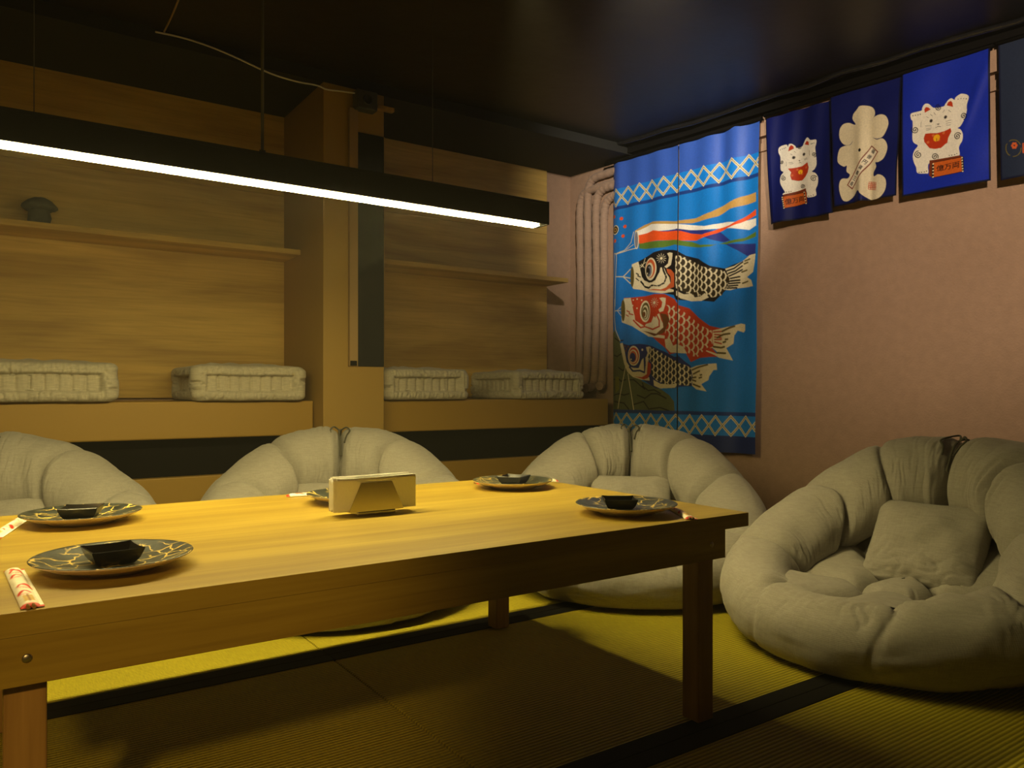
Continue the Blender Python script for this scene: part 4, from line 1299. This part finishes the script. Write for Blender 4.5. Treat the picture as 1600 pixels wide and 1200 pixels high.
for lb, a, c in (('paper wrapped chopsticks with red print left of the nearest plate', (.0335, 1.290), (.046, 1.053)), ('paper wrapped chopsticks beside the far left plate, cut by the picture edge', (.066, 1.815), (.012, 1.59)),
                 ('paper wrapped chopsticks behind the napkin holder plate', (.600, 1.832), (.830, 1.800)), ('paper wrapped chopsticks behind the far right corner plate', (1.336, 1.7135), (1.105, 1.79)), ('paper wrapped chopsticks at the table\'s near right corner', (1.268, 1.248), (1.152, 1.052))):
    t = thing('chopstick_packet', lb, 'chopsticks', ((a[0]+c[0])/2, (a[1]+c[1])/2, TZ+.0004), math.atan2(a[1]-c[1], a[0]-c[0])-PI/2, 'wrapped chopsticks on the table')
    link('paper_sleeve', sm, M['paper'], t)
    for s in (-1, 1):
        b = MB(); b.tube([(-.002+s*.0028, -.1235, .0030), (-.002+s*.0024, .10, .0028)], [.0022, .0018], 8); b.build('chopstick', M['leg'], t)
# napkin holder and napkins
nh = thing('napkin_holder', 'brushed steel trapezoid napkin holder in the middle of the table', 'napkin holder', (.665, 1.482, TZ), -.02)
def trap(y, s):
    b = MB(); b.prism([(-.060, y, .010), (.060, y, .010), (.034, y, .067), (-.034, y, .067)], (0, 0, 0), (0, .0016*s, 0)); return b
trap(-.0205, -1).build('front_plate', M['steel'], nh); trap(.0205, 1).build('back_plate', M['steel'], nh)
b = MB(); b.box((-.060, -.022, .0085), (.060, .022, .0101)); b.box((-.042, -.0225, .0005), (.042, .0225, .0086), .002); b.build('base', M['steel'], nh)
rs = random.Random(5)
NN = 13
for i in range(NN):
    y = -.0192+i*.0384/(NN-1)
    W, Hn = .172+rs.uniform(-.006, .006), .065+rs.uniform(-.004, .005)
    nx, nz = 30, 10
    dx, sd = rs.uniform(-.004, .004), rs.random()*9
    V = np.zeros((nx, 2*nz, 3))
    for a in range(nx):
        for c in range(2*nz):
            k = c if c < nz else 2*nz-1-c
            u, v = a/(nx-1), k/(nz-1)
            th = .00115*min(1, (1-v)*5+.25)
            yy = y+(.0016*noise.noise(Vector((u*3, v*2, sd))))*(abs(u-.5)*1.4+.2) + (-th if c < nz else th)
            V[a, c] = ((u-.5)*W+dx, yy, .0106+v*Hn+.0018*noise.noise(Vector((u*2, sd, 0)))*v)
    o = link('paper_napkin', grid_mesh('paper_napkin', V, wrap_v=True), M['napkin'])
    o.location = nh.location; o.rotation_euler = nh.rotation_euler
    tag(o, 'folded white paper napkin standing in the steel napkin holder', 'napkin', 'napkins in the holder')

# ------------------------------------------------------------------ lights
t = thing('ceiling_spotlight', 'small black ceiling spotlight aimed at the fish curtain', 'spotlight', (1.40, 1.45, 1.97))
b = MB(); b.lathe([(0, 0), (.045, 0), (.045, -.012), (0, -.012)], 28); b.build('canopy', M['fixture'], t)
t = thing('ceiling_spotlight', 'added small black ceiling downlight that lifts the floor right of the table', 'spotlight', (1.27, 1.80, 1.97))  # made-up fixture for the added floor light
b = MB(); b.lathe([(0, 0), (.045, 0), (.045, -.012), (0, -.012)], 28); b.build('canopy', M['fixture'], t)
t = thing('ceiling_spotlight', 'small black ceiling spotlight aimed at the right wall', 'spotlight', (.70, -.25, 1.97))
b = MB(); b.lathe([(0, 0), (.045, 0), (.045, -.012), (0, -.012)], 28); b.build('canopy', M['fixture'], t)
def spot(name, loc, aim, power, colr, size, blend, rad, parent=None):
    l = bpy.data.lights.new(name, 'SPOT'); l.energy = power; l.color = colr; l.spot_size = math.radians(size); l.spot_blend = blend; l.shadow_soft_size = rad
    o = bpy.data.objects.new(name, l); COL.objects.link(o); o.location = loc
    o.rotation_euler = (Vector(aim)-Vector(loc)).to_track_quat('-Z', 'Y').to_euler()
    return o
SP = spot('spot_bulb', (.70, -.25, 1.92), (3.02, 1.28, 1.62), 270, (1, .79, .58), 54, 1.0, .05)
NL = spot('curtain_bulb', (1.40, 1.45, 1.94), (2.80, 2.72, 1.74), 195, (1, .88, .72), 47, 1.0, .03)
DL = spot('floor_fill', (1.27, 1.80, 1.94), (1.75, 1.76, 0), 44, (1, .80, .36), 56, .8, .03)  # added light that lifts the floor right of the table
FL = spot('fill_spot', (-.9, -1.2, 1.9), (.06, 1.05, .36), 150, (1, .62, .20), 21, .7, .10)  # added warm fill for the left of the table apron, no fixture
w = bpy.data.worlds.new('room_world'); scene.world = w; w.use_nodes = True
w.node_tree.nodes['Background'].inputs[0].default_value = (.9, .75, .5, 1); w.node_tree.nodes['Background'].inputs[1].default_value = .02

# thin scatter volume, added for the bloom glow around the lamp
wn = w.node_tree.nodes; wl = w.node_tree.links.new
vv = wn.new('ShaderNodeVolumeScatter'); vv.inputs['Color'].default_value = (.95, .93, .85, 1); vv.inputs['Anisotropy'].default_value = .2
vv.inputs['Density'].default_value = .0085
wl(vv.outputs[0], wn['World Output'].inputs['Volume'])

# ------------------------------------------------------------------ camera
cam = bpy.data.cameras.new('camera'); co = bpy.data.objects.new('camera', cam); COL.objects.link(co)
cam.sensor_width = 36; cam.lens = 27.0; cam.shift_y = .0075; cam.clip_start = .02
co.location = (0, 0, .673); co.rotation_euler = (PI/2, 0, -math.atan2(.5657, .8246))
scene.camera = co
vs = scene.view_settings
vs.view_transform = 'Standard'; vs.look = 'None'; vs.gamma = 1; vs.exposure = 0; vs.use_curve_mapping = False
scene.cycles.max_bounces = 6; scene.cycles.use_denoising = True
